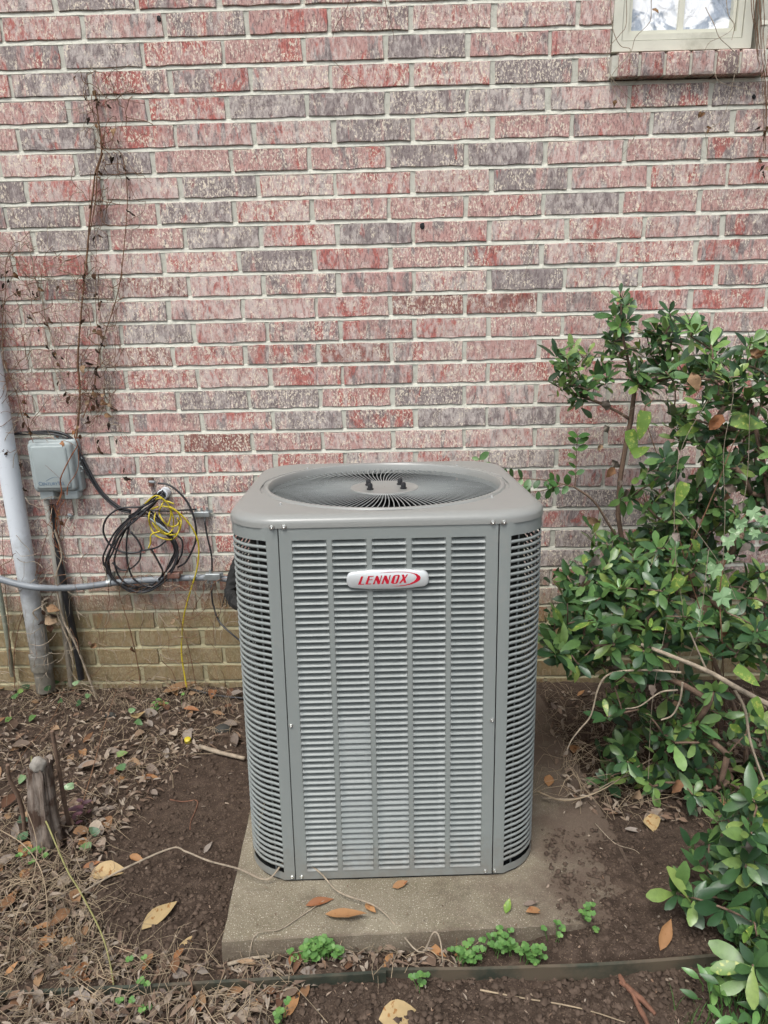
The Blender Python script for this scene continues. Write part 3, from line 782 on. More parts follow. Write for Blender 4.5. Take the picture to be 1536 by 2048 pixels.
# screws
def screw(loc, nrm_up=False, r=.0046):
    b = MB(); Mx = Matrix.Translation(loc) @ (Matrix() if nrm_up else Matrix.Rotation(rad(90), 4, 'X'))
    b.lathe([(r * 1.25, 0), (r * 1.25, .0012), (r * .8, .0014), (r * .75, .0042), (r * .35, .0045), (.0004, .0036)], Mx, 10)
    part(b, 'screw', MT['screw'], None, 30)
for x, z in ((-SA - .012, HS + .004), (-SA + .013, HS + .0042), (SA - .014, HS + .004), (SA + .009, HS + .004)): screw((x, FRONT - .0022, z))
for x, z in ((-SA + .007, .395), (SA - .007, .395), (SA - .016, .012), (SA + .006, .012), (-SA - .008, .012), (-SA + .014, .012)): screw((x, FRONT, z), r=.0038)
for x, y in ((-.232, -.232), (.235, -.20), (-.21, .235), (.21, .24)): screw((x, y, HT + .001), True, .0035)
# badge
BW, BH = .1715, .0425
bd = empty('badge'); bd.parent = ac; bd.location = (-.004, FRONT, .7255)
b = MB(); nu = 24; rr_ = BH * .42
def bshape(t, sc):
    pts = []
    for cx, sgn in ((BW / 2 - .013, 1), (-BW / 2 + .013, -1)):
        for i in range(9):
            a = rad(-90 + 180 * i / 8) * 1
            x = cx + .013 * math.cos(a) * 1 if sgn > 0 else cx - .013 * math.cos(a); z = (BH / 2 * .82) * math.sin(a) * sgn
            z = math.copysign(abs(z) ** .8 * (BH / 2 * .82) ** .2, z)
            pts.append((x, z))
        if sgn > 0: pts += [(.04, BH / 2 * .97), (0, BH / 2), (-.04, BH / 2 * .97)]
        else: pts += [(-.04, -BH / 2 * .97), (0, -BH / 2), (.04, -BH / 2 * .97)]
    return [(x * sc, z * sc) for x, z in pts]
lay = [(.0015, 1.0), (-.0035, 1.0), (-.0060, .965), (-.0072, .88)]
L0 = bshape(0, 1); n = len(L0)
for y, sc in lay: b.v += [(x * (1 - (1 - sc) * .35), y, z * sc) for x, z in L0]
for k in range(len(lay) - 1):
    for i in range(n): i2 = (i + 1) % n; b.f.append((k * n + i, k * n + i2, (k + 1) * n + i2, (k + 1) * n + i)); b.mi.append(0)
b.f.append(tuple(3 * n + i for i in range(n))); b.mi.append(0)
part(b, 'plate', MT['badge'], bd, 50)
def bpos(u, v): return ((u - 760) / 1360 * BW, -.0076, -(v - 305) / 390 * BH)
GL = {'L': [[(325, 225), (358, 225), (315, 375), (372, 375), (368, 388), (268, 388)]],
 'E': [[(440, 222), (530, 220), (526, 236), (470, 238), (455, 288), (512, 287), (508, 303), (451, 304), (430, 371), (488, 371), (484, 386), (388, 388)]],
 'N': [[(570, 222), (602, 222), (630, 325), (652, 216), (670, 215), (625, 388), (592, 388), (567, 300), (541, 388), (510, 388)],
       [(708, 218), (742, 218), (770, 322), (792, 213), (812, 213), (770, 385), (736, 385), (707, 296), (686, 385), (652, 386)]],
 'X': [[(990, 208), (1030, 206), (1040, 262), (1073, 205), (1097, 205), (1048, 292), (1065, 372), (1025, 374), (1015, 325), (968, 380), (943, 380), (1006, 280)]]}
for ch, polys in GL.items():
    for pl in polys:
        b = MB(); b.quad(*[bpos(*p) for p in pl][::-1]); part(b, 'letter', MT['red'], bd)
O1 = [(880, 212), (945, 208), (962, 226), (925, 362), (900, 385), (838, 386), (812, 366), (846, 236)]
O2 = [(898, 230), (925, 228), (926, 234), (893, 360), (886, 368), (862, 369), (860, 362), (888, 240)]
b = MB()
for i in range(8): j = (i + 1) % 8; b.quad(*[bpos(*p) for p in (O1[i], O2[i], O2[j], O1[j])])
part(b, 'letter', MT['red'], bd)
sw = [(610, 168), (750, 152), (900, 146), (1050, 152), (1160, 174), (1240, 200), (1285, 238), (1302, 275), (1290, 318), (1240, 362), (1160, 402), (1050, 428), (930, 438), (790, 430), (930, 428), (1040, 414), (1120, 390), (1185, 350), (1225, 305), (1236, 265), (1222, 228), (1180, 195), (1110, 172), (1020, 160), (900, 155), (760, 160)]
b = MB(); b.quad(*[bpos(*p) for p in sw][::-1]); part(b, 'swoosh', MT['red'], bd)
#PART2
# ------------------------------------------------------------------ pipes, boxes and cables on the wall
def wpts(pix, d, sub=5):           # pixel path -> points in front of the wall; d one depth or a list
    ds = d if isinstance(d, (list, tuple)) else [d] * len(pix)
    return spline([at_y(x, y, -dd) for (x, y), dd in zip(pix, ds)], sub)
def rooted(name, loc): return empty(name, loc)
def child(b, name, mat, root, ang=None):
    o = b.build(name, mat); par(o, root)
    if ang: auto_smooth(o, ang)
    return o
# drain pipe
p0, p1 = at_y(-24, 690, -.055), at_y(88, 1352, -.055)
r_ = rooted('drain_pipe', p1); tag(r_, 'thick white plastic drain pipe, grimy towards the ground', 'pipe')
dirv = (p1 - p0).normalized(); b = MB(); b.tube([p0 - dirv * .9, p0, p0.lerp(p1, .5), p1, p1 + dirv * .06], .0345, 20); child(b, 'pipe', MT['pvc'], r_, 40)
b = MB(); pc = p0.lerp(p1, .945); b.tube([pc - dirv * .03, pc - dirv * .026, pc + dirv * .03, pc + dirv * .034], .0415, 20); child(b, 'coupling', MT['pvc'], r_, 40)
def pipe_thing(name, label, cat, pix, d, r, mat, n=10, wob=0):
    pts = wpts(pix, d); b = MB(); b.tube(pts, r, n, wob=wob); o = b.build(name, mat); auto_smooth(o, 60); tag(o, label, cat); return o
pipe_thing('thin_pipe', 'thin stained white pipe below the telephone box', 'pipe', [(92, 1000), (104, 1075), (118, 1180), (133, 1290), (143, 1372)], [.03, .03, .03, .04, .045], .0105, MT['pvc2'])
pipe_thing('black_conduit', 'straight black conduit beside the thin white pipe', 'pipe', [(100, 1010), (112, 1085), (127, 1165), (146, 1262), (163, 1358)], [.022, .024, .03, .035, .04], .0125, MT['cable'])
pipe_thing('green_pipe', 'narrow grey-green pipe at the edge of the wall', 'pipe', [(-12, 1120), (2, 1200), (16, 1285), (25, 1352)], .03, .009, MT['greenpipe'])
cp = [(-60, 1140), (0, 1158), (34, 1168), (75, 1175), (125, 1176), (180, 1172), (240, 1164), (330, 1158), (400, 1155), (452, 1158), (500, 1175)]
cdp = [.10, .105, .11, .112, .085, .06, .035, .03, .03, .03, .03]
pts = wpts(cp, cdp); rc_ = rooted('grey_conduit', pts[20]); tag(rc_, 'long grey electrical conduit running along the wall to the unit', 'conduit')
b = MB(); b.tube(pts, .0122, 14); child(b, 'pipe', MT['conduit'], rc_, 60)
ps = at_y(218, 1166, -.045); b = MB(); b.tube([ps + Vector((-.007, 0, 0)), ps + Vector((.007, 0, -.001))], .0142, 14); b.box((ps.x - .007, -.045, ps.z + .012), (ps.x + .007, 0.0, ps.z + .030)); child(b, 'strap', MT['zinc'], rc_, 40)
# telephone box
tb = rooted('telephone_box', at_y(105, 940, 0)); tag(tb, 'grey plastic telephone interface box with a faded company name', 'utility box')
a0, a1 = at_y(50, 887, -.072), at_y(154, 985, -.072)
bx0, bx1, bz0, bz1 = a0.x, a1.x - .004, a1.z, a0.z
def rbox(b, x0, x1, y0, y1, z0, z1, r, steps=3, front_in=.0):
    pts = []
    for cx, cz, st in ((x1 - r, z1 - r, 0), (x0 + r, z1 - r, 90), (x0 + r, z0 + r, 180), (x1 - r, z0 + r, 270)):
        for i in range(steps + 1): a = rad(st + 90 * i / steps); pts.append((cx + r * math.cos(a), cz + r * math.sin(a)))
    cx, cz = (x0 + x1) / 2, (z0 + z1) / 2; n = len(pts); s = len(b.v)
    rings = [(y1, 0), (y0 + r * .5, 0), (y0 + r * .15, r * .2), (y0, r * .6)]
    for y, ins in rings:
        for x, z in pts:
            fx = 1 - ins / (x1 - x0) * 2; fz = 1 - ins / (z1 - z0) * 2
            b.v.append((cx + (x - cx) * fx, y, cz + (z - cz) * fz))
    for k in range(3):
        for i in range(n): b.f.append((s + k * n + i, s + (k + 1) * n + i, s + (k + 1) * n + (i + 1) % n, s + k * n + (i + 1) % n)); b.mi.append(0)
    b.f.append(tuple(s + 3 * n + i for i in range(n))[::-1]); b.mi.append(0)
b = MB(); rbox(b, bx0 - .008, bx1 + .010, -.040, -.004, bz0 - .006, bz1 + .004, .010); child(b, 'back_shell', MT['boxgrey'], tb, 40)
b = MB(); rbox(b, bx0, bx1, -.066, -.038, bz0 + .004, bz1, .014); lid = child(b, 'lid', MT['boxgrey'], tb, 40)
b = MB(); rbox(b, bx0 + .012, bx1 - .014, -.072, -.064, bz0 + .014, bz1 - .010, .010); child(b, 'raised_panel', MT['boxgrey'], tb, 40)
for xa, xb in ((bx0 + .012, bx0 + .062), (bx1 - .052, bx1 - .004)):
    b = MB(); rbox(b, xa, xb, -.052, -.010, bz0 - .030, bz0 + .002, .006); child(b, 'cable_port', MT['boxgrey'], tb, 40)
for zz in (.42, .62):
    b = MB(); z = lerp(bz0, bz1, zz); pts = [(bx1 + .008 + .011 * math.cos(a * .63), -.03, z + .011 * math.sin(a * .63)) for a in range(10)]; b.tube(pts, .0028, 6); child(b, 'latch', MT['boxgrey'], tb, 60)
xm = (bx0 + bx1) / 2; b = MB(); b.box((xm + .000, -.012, bz1), (xm + .026, -.004, bz1 + .024)); child(b, 'mounting_tab', MT['boxgrey'], tb)
b = MB(); Mx = Matrix.Translation((xm + .013, -.012, bz1 + .013)) @ Matrix.Rotation(rad(90), 4, 'X'); b.lathe([(.006, 0), (.006, .003), (.002, .004)], Mx, 8); child(b, 'screw', MT['rust'], tb)
def text_mesh(txt, size, mat, name, ext=.0003):
    cu = bpy.data.curves.new(name, 'FONT'); cu.body = txt; cu.size = size; cu.extrude = ext; cu.small_caps_scale = .78; cu.offset = size * .012
    t = bpy.data.objects.new('tmp_text', cu); COL.objects.link(t)
    if txt[1:].islower() is False and txt[0] == 'C':
        pass
    for i, chf in enumerate(cu.body_format):
        if i not in (0, 7): chf.use_small_caps = True
    dg = bpy.context.evaluated_depsgraph_get(); me = bpy.data.meshes.new_from_object(t.evaluated_get(dg)); me.name = name
    me.materials.clear(); me.materials.append(mat); bpy.data.objects.remove(t); return me
me = text_mesh('CenturyTel', .0185, MT['boxink'], 'lettering')
lt = link('lettering', me); par(lt, tb); q = at_y(74, 971, -.0722)
lt.location = (bx0 + .024, -.0724, q.z); lt.rotation_euler = (rad(90), 0, 0)
b = MB(); pts = [(bx0 + .052 + .052 * t, -.0724, q.z + .015 + .014 * math.sin(math.pi * (t * .72))) for t in [i / 12 for i in range(13)]]; b.tube(pts, .0007, 4, r2=.0003); child(b, 'logo_arc', MT['boxink'], tb)

# cables
def cab(root, pix, d, r, mat, name='cable', sub=5, n=6, jit=0.0):
    ds = d if isinstance(d, (list, tuple)) else [d] * len(pix)
    pts = spline([at_y(x + random.uniform(-jit, jit), y + random.uniform(-jit, jit), -dd) for (x, y), dd in zip(pix, ds)], sub)
    b = MB(); b.tube(pts, r, n); o = child(b, name, mat, root); o.data.polygons.foreach_set('use_smooth', [True] * len(o.data.polygons)); return o
Z5 = lambda L: [(u * .3255, 900 + v * .3255) for u, v in L]
cc = rooted('cable_coil', at_y(290, 1160, 0)); tag(cc, 'tangled coil of black coaxial cable hanging on the wall', 'cable coil')
bundle = Z5([(1005, 262), (930, 325), (840, 400), (740, 500), (680, 610), (655, 700), (690, 790), (800, 855), (900, 850), (1000, 790), (1065, 690), (1080, 600), (1035, 505), (965, 420), (880, 385), (800, 420)])
for k in range(5):
    pp = [(x + random.uniform(-4, 4) + (k - 2) * 1.8, y + random.uniform(-5, 5) + (k - 2) * 1.6) for x, y in bundle]
    cab(cc, pp, [.03 + .006 * k + .004 * math.sin(i * 1.7 + k) for i in range(len(pp))], .0036, MT['cable'])
cab(cc, Z5([(1000, 270), (880, 345), (740, 358), (655, 420), (636, 505), (680, 585), (760, 628), (865, 622), (850, 560), (800, 500)]), .05, .0036, MT['cable'])
cab(cc, Z5([(800, 430), (722, 600), (705, 700), (750, 800), (850, 845)]), .045, .0034, MT['cable'])
cab(cc, Z5([(800, 430), (778, 560), (785, 700), (830, 800), (940, 840), (1030, 760), (1090, 660), (1070, 540)]), .052, .0034, MT['cable'])
cab(cc, Z5([(860, 620), (960, 600), (1020, 560)]), .05, .0034, MT['cable'])
cab(cc, Z5([(930, 610), (975, 690), (1000, 750), (975, 800)]), .046, .0034, MT['cable'])
cab(cc, Z5([(690, 690), (740, 735), (800, 730), (855, 680), (865, 625)]), .05, .0034, MT['cable'])
cab(cc, Z5([(970, 205), (1030, 212), (1095, 255), (1160, 335), (1198, 440), (1205, 540), (1180, 620), (1140, 690), (1092, 720)]), [.03, .035, .04, .045, .05, .05, .05, .045, .04], .0038, MT['cable'])
cab(cc, Z5([(1045, 500), (1115, 550), (1118, 630), (1085, 705)]), .05, .0034, MT['cable'])
for k in range(3):
    q0, q1 = at_y(300 + k * 8, 1036 + k * 5, -.056), at_y(326 + k * 7, 1058 + k * 4, -.056); b = MB(); b.tube([q0, q0.lerp(q1, .55), q0.lerp(q1, .56), q1], lambda t: .0052 if t < .5 else .0038, 8); child(b, 'connector', MT['zinc'], cc, 40)
fc = rooted('feeder_cable', at_y(160, 900, 0)); tag(fc, 'black cable running from the box down to the coil', 'cable')
cab(fc, [(25, 868), (70, 864), (115, 864), (148, 882), (172, 930), (202, 982), (238, 1014), (262, 1022)], [.02, .02, .02, .02, .025, .03, .04, .04], .0052, MT['cable'])
cab(fc, [(40, 868), (90, 867), (128, 874), (152, 896), (170, 938), (200, 986), (236, 1018), (262, 1026)], [.03, .03, .028, .03, .033, .036, .046, .046], .0036, MT['cable'])
yc = rooted('yellow_cable', at_y(370, 1370, 0)); tag(yc, 'looped yellow cable trailing from the coil to the ground', 'cable')
for k in range(4):
    cx, cy, rx, ry = 324 + (0, 12, 4, 16)[k], 1032 + (0, 8, 14, -4)[k], (22, 26, 30, 20)[k], (36, 30, 34, 26)[k]
    cab(yc, [(cx + rx * math.cos(rad(a)) + .18 * ry * math.sin(rad(a)), cy + ry * math.sin(rad(a))) for a in range(-120 + 50 * k, 190 + 50 * k, 31)], [.04 + .022 * abs(math.sin(a * 1.3 + k)) for a in range(11)][:len(range(-120, 190, 31))], .0028, MT['yellow'], jit=1.5)
cab(yc, Z5([(890, 330), (960, 280), (1030, 330), (1050, 400), (1030, 470)]), .06, .0028, MT['yellow'])
cab(yc, Z5([(1000, 345), (1060, 360), (1125, 410), (1188, 490), (1220, 580), (1218, 680), (1200, 770), (1160, 900), (1130, 1020), (1118, 1140), (1116, 1260), (1135, 1390), (1150, 1470)]), [.07, .066, .06, .055, .05, .045, .046, .035, .03, .03, .035, .05, .06], .0030, MT['yellow'])
cab(yc, Z5([(985, 500), (930, 520), (925, 570), (912, 605)]), .06, .0028, MT['yellow'])
ps = at_y(331, 984, 0); b = MB(); b.lathe([(.019, -.02), (.019, .040), (.0165, .042), (.0145, .040), (.0145, .0)], Matrix.Translation((ps.x, 0, ps.z)) @ Matrix.Rotation(rad(90), 4, 'X'), 18)
o = b.build('wall_sleeve', MT['pvc']); auto_smooth(o, 40); tag(o, 'short white pipe sleeve where the cables leave the wall', 'pipe sleeve')
ps = at_y(303, 962, 0); tr = rooted('cable_tap', ps); tag(tr, 'small metal cable tap screwed to the wall beside the sleeve', 'cable tap')
b = MB(); b.box((ps.x - .008, -.012, ps.z - .018), (ps.x + .008, -.001, ps.z + .014)); child(b, 'bracket', MT['rust'], tr)
b = MB(); b.tube([(ps.x, -.02, ps.z + .003), (ps.x + .022, -.03, ps.z + .003)], .0052, 8); child(b, 'connector', MT['zinc'], tr, 40)
def splitter(px, py, d, wpx, hpx, mat, label, ports, tilt=0):
    c = at_y(px, py, -d); s = .00158; wd, ht = wpx * s / 2, hpx * s / 2
    t = rooted('cable_splitter', c); tag(t, label, 'cable splitter', 'cable splitters on the wall')
    b = MB(); rbox(b, c.x - wd, c.x + wd, c.y - .010, c.y + .010, c.z - ht, c.z + ht, .003); child(b, 'housing', mat, t, 40)
    for dx, up in ports:
        b = MB(); z = c.z + (ht if up else -ht); b.tube([(c.x + dx * wd, c.y, z), (c.x + dx * wd, c.y, z + (.004 if up else -.004)), (c.x + dx * wd, c.y, z + (.014 if up else -.014))], .0042, 8); child(b, 'port', MT['zinc'], t, 40)
    for sx in (-1, 1):
        b = MB(); b.box((c.x + sx * (wd + .004) - .005, c.y + .004, c.z - .006 + .008 * sx), (c.x + sx * (wd + .004) + .005, c.y + .008, c.z + .006 + .008 * sx)); child(b, 'mounting_ear', mat, t)
splitter(404, 1028, .012, 36, 13, MT['zinc'], 'grey cable splitter screwed to the bricks near the unit', [(-.7, 1), (0, 1), (.7, 1), (.3, 0)])
splitter(426, 1153, .048, 36, 16, MT['zinc'], 'grey cable splitter fixed over the conduit near the unit', [(-.7, 0), (-.2, 0), (.6, 0), (-.3, 1)])
splitter(348, 1150, .050, 28, 14, MT['rust'], 'rusty brown cable splitter hanging under the coil', [(-.5, 0), (.5, 0)])
for lab, pp, dd in (('thin black cable linking the two grey splitters', [(409, 1040), (415, 1075), (423, 1110), (424, 1142)], [.02, .03, .035, .046]),
                    ('black cable curving from the splitter to the unit', [(423, 1170), (424, 1195), (428, 1215), (440, 1245), (476, 1278), (520, 1310)], [.05, .055, .06, .08, .14, .25]),
                    ('thin black cable running level to the upper splitter', [(290, 1020), (330, 1022), (370, 1020), (392, 1019)], [.05, .045, .03, .014])):
    o = MB(); o.tube(spline([at_y(x, y, -d) for (x, y), d in zip(pp, dd)], 6), .0034, 6); o = o.build('black_cable', MT['cable'], None, True); tag(o, lab, 'cable')
o = MB(); o.tube(spline([at_ground(318, 1372, .01), at_ground(328, 1366, .03), at_ground(352, 1378, .022), at_ground(392, 1390, .018), at_ground(440, 1396, .012), at_ground(490, 1400, .01)], 6), .0045, 6); o = o.build('ground_cable', MT['cable'], None, True); tag(o, 'black cable end lying on the litter at the foot of the wall', 'cable')
ps = at_y(140, 1032, 0); gc = rooted('ground_clamp', ps); tag(gc, 'small round metal ground clamp with a white wire', 'ground clamp')
b = MB(); b.lathe([(.011, -.002), (.011, .006), (.006, .008), (.0055, .016), (.001, .017)], Matrix.Translation(ps) @ Matrix.Rotation(rad(90), 4, 'X'), 14); child(b, 'disc', MT['zinc'], gc, 40)
cab(gc, [(140, 1034), (132, 1048), (140, 1056), (152, 1030), (155, 1000)], [.018, .02, .02, .02, .02], .0013, MT['cream'], 'wire', 5, 5)
il = rooted('insulated_line', at_y(462, 1170, -.1)); tag(il, 'black foam insulated refrigerant line going behind the unit', 'refrigerant line')
b = MB(); b.tube(spline([at_y(480, 1110, -.01), at_y(472, 1135, -.05), at_y(464, 1165, -.08), at_y(462, 1190, -.11), at_y(476, 1208, -.2), at_y(520, 1225, -.40)], 5), .021, 10, wob=.16); child(b, 'foam_sleeve', MT['foam'], il)
for k in range(4):
    b = MB(); x = 450 + 4 * k; b.tube(spline([at_y(x, 1188, -.17), at_y(x - 3 + 2 * k, 1203, -.18), at_y(x - 6 + 4 * k, 1214, -.185)], 4), .0016, 4); child(b, 'frayed_tape', MT['foam'], il)

# ------------------------------------------------------------------ garden edging
def edging(name, tops, h, th, label):
    b = MB(); n = len(tops)
    for i, p in enumerate(tops):
        t = (tops[min(i + 1, n - 1)] - tops[max(i - 1, 0)]); t.z = 0; t.normalize(); nn = Vector((-t.y, t.x, 0)) * th / 2
        jz = Vector((0, 0, .0012 * noise.noise(Vector((p.x * 9, 0, 0)))))
        for q in (p - nn + jz, p + nn + jz, p + nn - Vector((0, 0, h)), p - nn - Vector((0, 0, h))): b.v.append(tuple(q))
        # rolled upper bead
    for i in range(n - 1):
        for k in range(4): b.f.append((i * 4 + k, i * 4 + (k + 1) % 4, (i + 1) * 4 + (k + 1) % 4, (i + 1) * 4 + k)); b.mi.append(0)
    b.f.append((0, 1, 2, 3)); b.f.append(tuple((n - 1) * 4 + k for k in (3, 2, 1, 0))); b.mi += [0, 0]
    o = b.build(name, MT['edge']); auto_smooth(o, 40); tag(o, label, 'garden edging', 'edging strips'); return o
L1 = spline([at_z(x, y, .074) for x, y in ((-220, 2001), (0, 1985), (250, 1973), (520, 1958), (772, 1943))], 8)
edging('garden_edging', L1, .07, .007, 'dark green metal edging strip with only its rim showing')
L2 = spline([at_z(x, y, z) for x, y, z in ((760, 1938, .070), (960, 1936, .075), (1150, 1930, .083), (1300, 1921, .090), (1480, 1906, .096), (1620, 1895, .098))], 8)
edging('garden_edging', L2, .11, .007, 'taller dark metal edging strip whose face shows below the slab')

# ------------------------------------------------------------------ leaves and stems
def leaf_geo(L, Wd, curl=.15, fold=.2, shape='oval', seed=0, st=6):
    rn = random.Random(seed); V = []; F = []
    prof = {'oval': lambda t: math.sin(math.pi * t ** .85) ** .8, 'lance': lambda t: math.sin(math.pi * t ** .8), 'obov': lambda t: (lambda T, u: T[int(u)] + (T[min(6, int(u) + 1)] - T[int(u)]) * (u - int(u)))([.10, .34, .66, .9, 1.0, .86, .22], t * 6),
            'heart': lambda t: (1 - t) ** .7 * (t + .05) ** .25 * 1.35, 'round': lambda t: math.sin(math.pi * t) ** .6}[shape]
    tw = rn.uniform(-.25, .25)
    for i in range(st + 1):
        t = i / st; y = L * t; wv = max(.04 if 0 < i < st else .02, prof(min(.999, max(.001, t)))) * Wd / 2
        zc = -curl * L * t * t + rn.uniform(-.01, .01) * L
        for s in (-1, 0, 1):
            V.append((s * wv * (1 + rn.uniform(-.06, .06)), y, zc + abs(s) * wv * fold + s * wv * tw * t))
    for i in range(st):
        for k in (0, 1): a = i * 3 + k; F.append((a, a + 1, a + 4, a + 3))
    return V, F
def leaf_mesh(name, mat, *a, **k):
    V, F = leaf_geo(*a, **k); me = bpy.data.meshes.new(name); me.from_pydata(V, [], F); me.materials.append(mat)
    me.polygons.foreach_set('use_smooth', [True] * len(F)); me.update(); return me
class Leaves:                     # many leaves joined, each with its own tone
    def __init__(s): s.v = []; s.f = []; s.t = []; s.mi = []
    def add(s, geo, Mx, mi=0, tone=None):
        b_ = len(s.v); s.v += [tuple(Mx @ Vector(p)) for p in geo[0]]; t = random.random() if tone is None else tone
        for f in geo[1]: s.f.append(tuple(b_ + i for i in f)); s.t.append(t); s.mi.append(mi)
    def build(s, name, mats):
        me = bpy.data.meshes.new(name); me.from_pydata(s.v, [], s.f)
        for mt in mats: me.materials.append(mt)
        me.polygons.foreach_set('material_index', s.mi); me.polygons.foreach_set('use_smooth', [True] * len(s.f))
        at = me.attributes.new('tone', 'FLOAT', 'FACE'); at.data.foreach_set('value', s.t); me.update()
        return link(name, me)
def frame_from(yv, zv):
    y = Vector(yv).normalized(); x = y.cross(Vector(zv)); x = x.normalized() if x.length > 1e-5 else y.orthogonal().normalized(); z = x.cross(y)
    return Matrix((x, y, z)).transposed().to_4x4()

AP = [(random.uniform(.046, .064), random.uniform(.019, .027), random.uniform(.0, .32), random.uniform(.1, .35), 'obov' if i % 3 else 'oval', i) for i in range(12)]
AZ = [leaf_geo(*p) for p in AP]
AZM = [leaf_mesh('leaf', MT['azalea'], *p) for p in AP]
AZL = [leaf_mesh('leaf', MT['azalea_lt'], *p) for p in AP[:4]] + [leaf_mesh('leaf', MT['mottled'], *AP[5])]
class Shrub:
    def __init__(s, name, label, root, trunks, rt=.011, cat='shrub'):
        s.root = Vector(root); s.e = rooted(name, root); tag(s.e, label, cat); s.nodes = []; s.kids = []; s.paths = []; s.leaves = []; s.rt = rt
        for tr in trunks:
            pr = None
            for p in tr:
                s.nodes.append([Vector(p), pr, 1]); pr = len(s.nodes) - 1
            s.paths.append(list(range(len(s.nodes) - len(tr), len(s.nodes))))
    def grow(s, tips):
        for tip in sorted(tips, key=lambda t: (t - s.root).length):
            best = min(range(len(s.nodes)), key=lambda i: (s.nodes[i][0] - tip).length * (1.0 if s.nodes[i][0].z < tip.z + .02 else 1.6))
            a = s.nodes[best][0]; d = tip - a; k = max(2, int(d.length / .05) + 1); pr = best; path = [best]
            sag = Vector((random.uniform(-.12, .12), random.uniform(-.12, .12), random.uniform(-.05, .22))) * d.length
            for i in range(1, k + 1):
                t = i / k; p = a + d * t + sag * (t * (1 - t)) * 1.6
                s.nodes.append([p, pr, 0]); pr = len(s.nodes) - 1; path.append(pr)
            s.paths.append(path)
            q = pr
            while q is not None: s.nodes[q][2] += 1; q = s.nodes[q][1]
    def finish(s, mat):
        for path in s.paths:
            pts = [s.nodes[i][0] for i in path]; rs = [min(s.rt, .00125 * (s.nodes[i][2] + 1) ** .5) for i in path]
            if len(rs) > 1: rs[0] = min(rs[0], rs[1] * 1.25)
            b = MB(); n = len(rs); b.tube(pts, lambda t: rs[min(n - 1, int(round(t * (n - 1))))], 5); o = child(b, 'branch', mat, s.e); o.data.polygons.foreach_set('use_smooth', [True] * len(o.data.polygons))
        s.leaves.sort(key=lambda l: l[3])
        joined = Leaves(); mats = []
        for i, (geo, me, Mx, _k, tone) in enumerate(s.leaves):
            if i < 300:
                o = link('leaf', me); par(o, s.e); o.matrix_basis = Mx
            else:
                mt = me.materials[0]
                if mt not in mats: mats.append(mt)
                joined.add(geo, Mx, mats.index(mt))
        if joined.f:
            o = joined.build('foliage', mats); par(o, s.e); kind(o, 'stuff')
    def whorl(s, c, d, n=8, size=1.0, light=False, spread=(8, 55)):
        c = Vector(c); d = Vector(d).normalized(); u = d.orthogonal().normalized(); v = d.cross(u); ph = random.uniform(0, 6.28)
        for k in range(n):
            an = ph + 2 * math.pi * k / n + random.uniform(-.22, .22); el = rad(random.uniform(*spread)) if k % 3 else rad(random.uniform(40, 75))
            rad_ = u * math.cos(an) + v * math.sin(an); y = rad_ * math.cos(el) + d * math.sin(el) - Vector((0, 0, random.uniform(0, .25)))
            z = d * math.cos(el) - rad_ * math.sin(el); sc = size * random.uniform(.6, 1.2) * (.75 if k % 3 == 0 else 1)
            Mx = frame_from(y, z) * sc; Mx = frame_from(y, z) @ Matrix.Diagonal((sc, sc, sc, 1)); Mx.translation = c + rad_ * .003 - d * random.uniform(0, .02)
            g = random.randrange(12); me = random.choice(AZL[:4]) if (light and random.random() < .75) else AZL[4] if random.random() < .025 else AZM[g]
            px, py = to_px(Mx.translation)
            key = (Mx.translation - CAM).length + (0 if -20 < px < 1556 and py < 2080 else 10)
            s.leaves.append((AZ[g], me, Mx, key, 0))
    def add_whorls(s, tips, size=1.0, lightp=.12):
        for t in tips:
            d = Vector((random.uniform(-.6, .6), random.uniform(-1.0, .1), random.uniform(.3, 1.0)))
            s.whorl(t, d, random.randint(6, 9), size * random.uniform(.85, 1.12), random.random() < lightp)
            if random.random() < .6:
                d2 = d.normalized(); s.whorl(t - d2 * random.uniform(.025, .05), d2, random.randint(3, 5), size * .9, False, (-25, 25))
def tip_at(px, py, y):
    g = at_ground(px, py)
    return at_y(px, py, min(y, g.y - random.uniform(.03, .12)))
Q4 = lambda L: [(1000 + u * .349, 540 + v * .349) for u, v in L]
Q5 = lambda L: [(1000 + u * .4142, 1200 + v * .4142) for u, v in L]
def fill(poly, n, dfun, mind=17):
    xs = [p[0] for p in poly]; ys = [p[1] for p in poly]; out = []; acc = []
    for _ in range(n * 40):
        if len(out) >= n: break
        x, y = random.uniform(min(xs), max(xs)), random.uniform(min(ys), max(ys))
        if not in_poly(x, y, poly) or any((x - a) ** 2 + (y - c) ** 2 < mind ** 2 for a, c in acc): continue
        acc.append((x, y)); out.append(tip_at(x, y, dfun(x, y)))
    return out
random.seed(21)
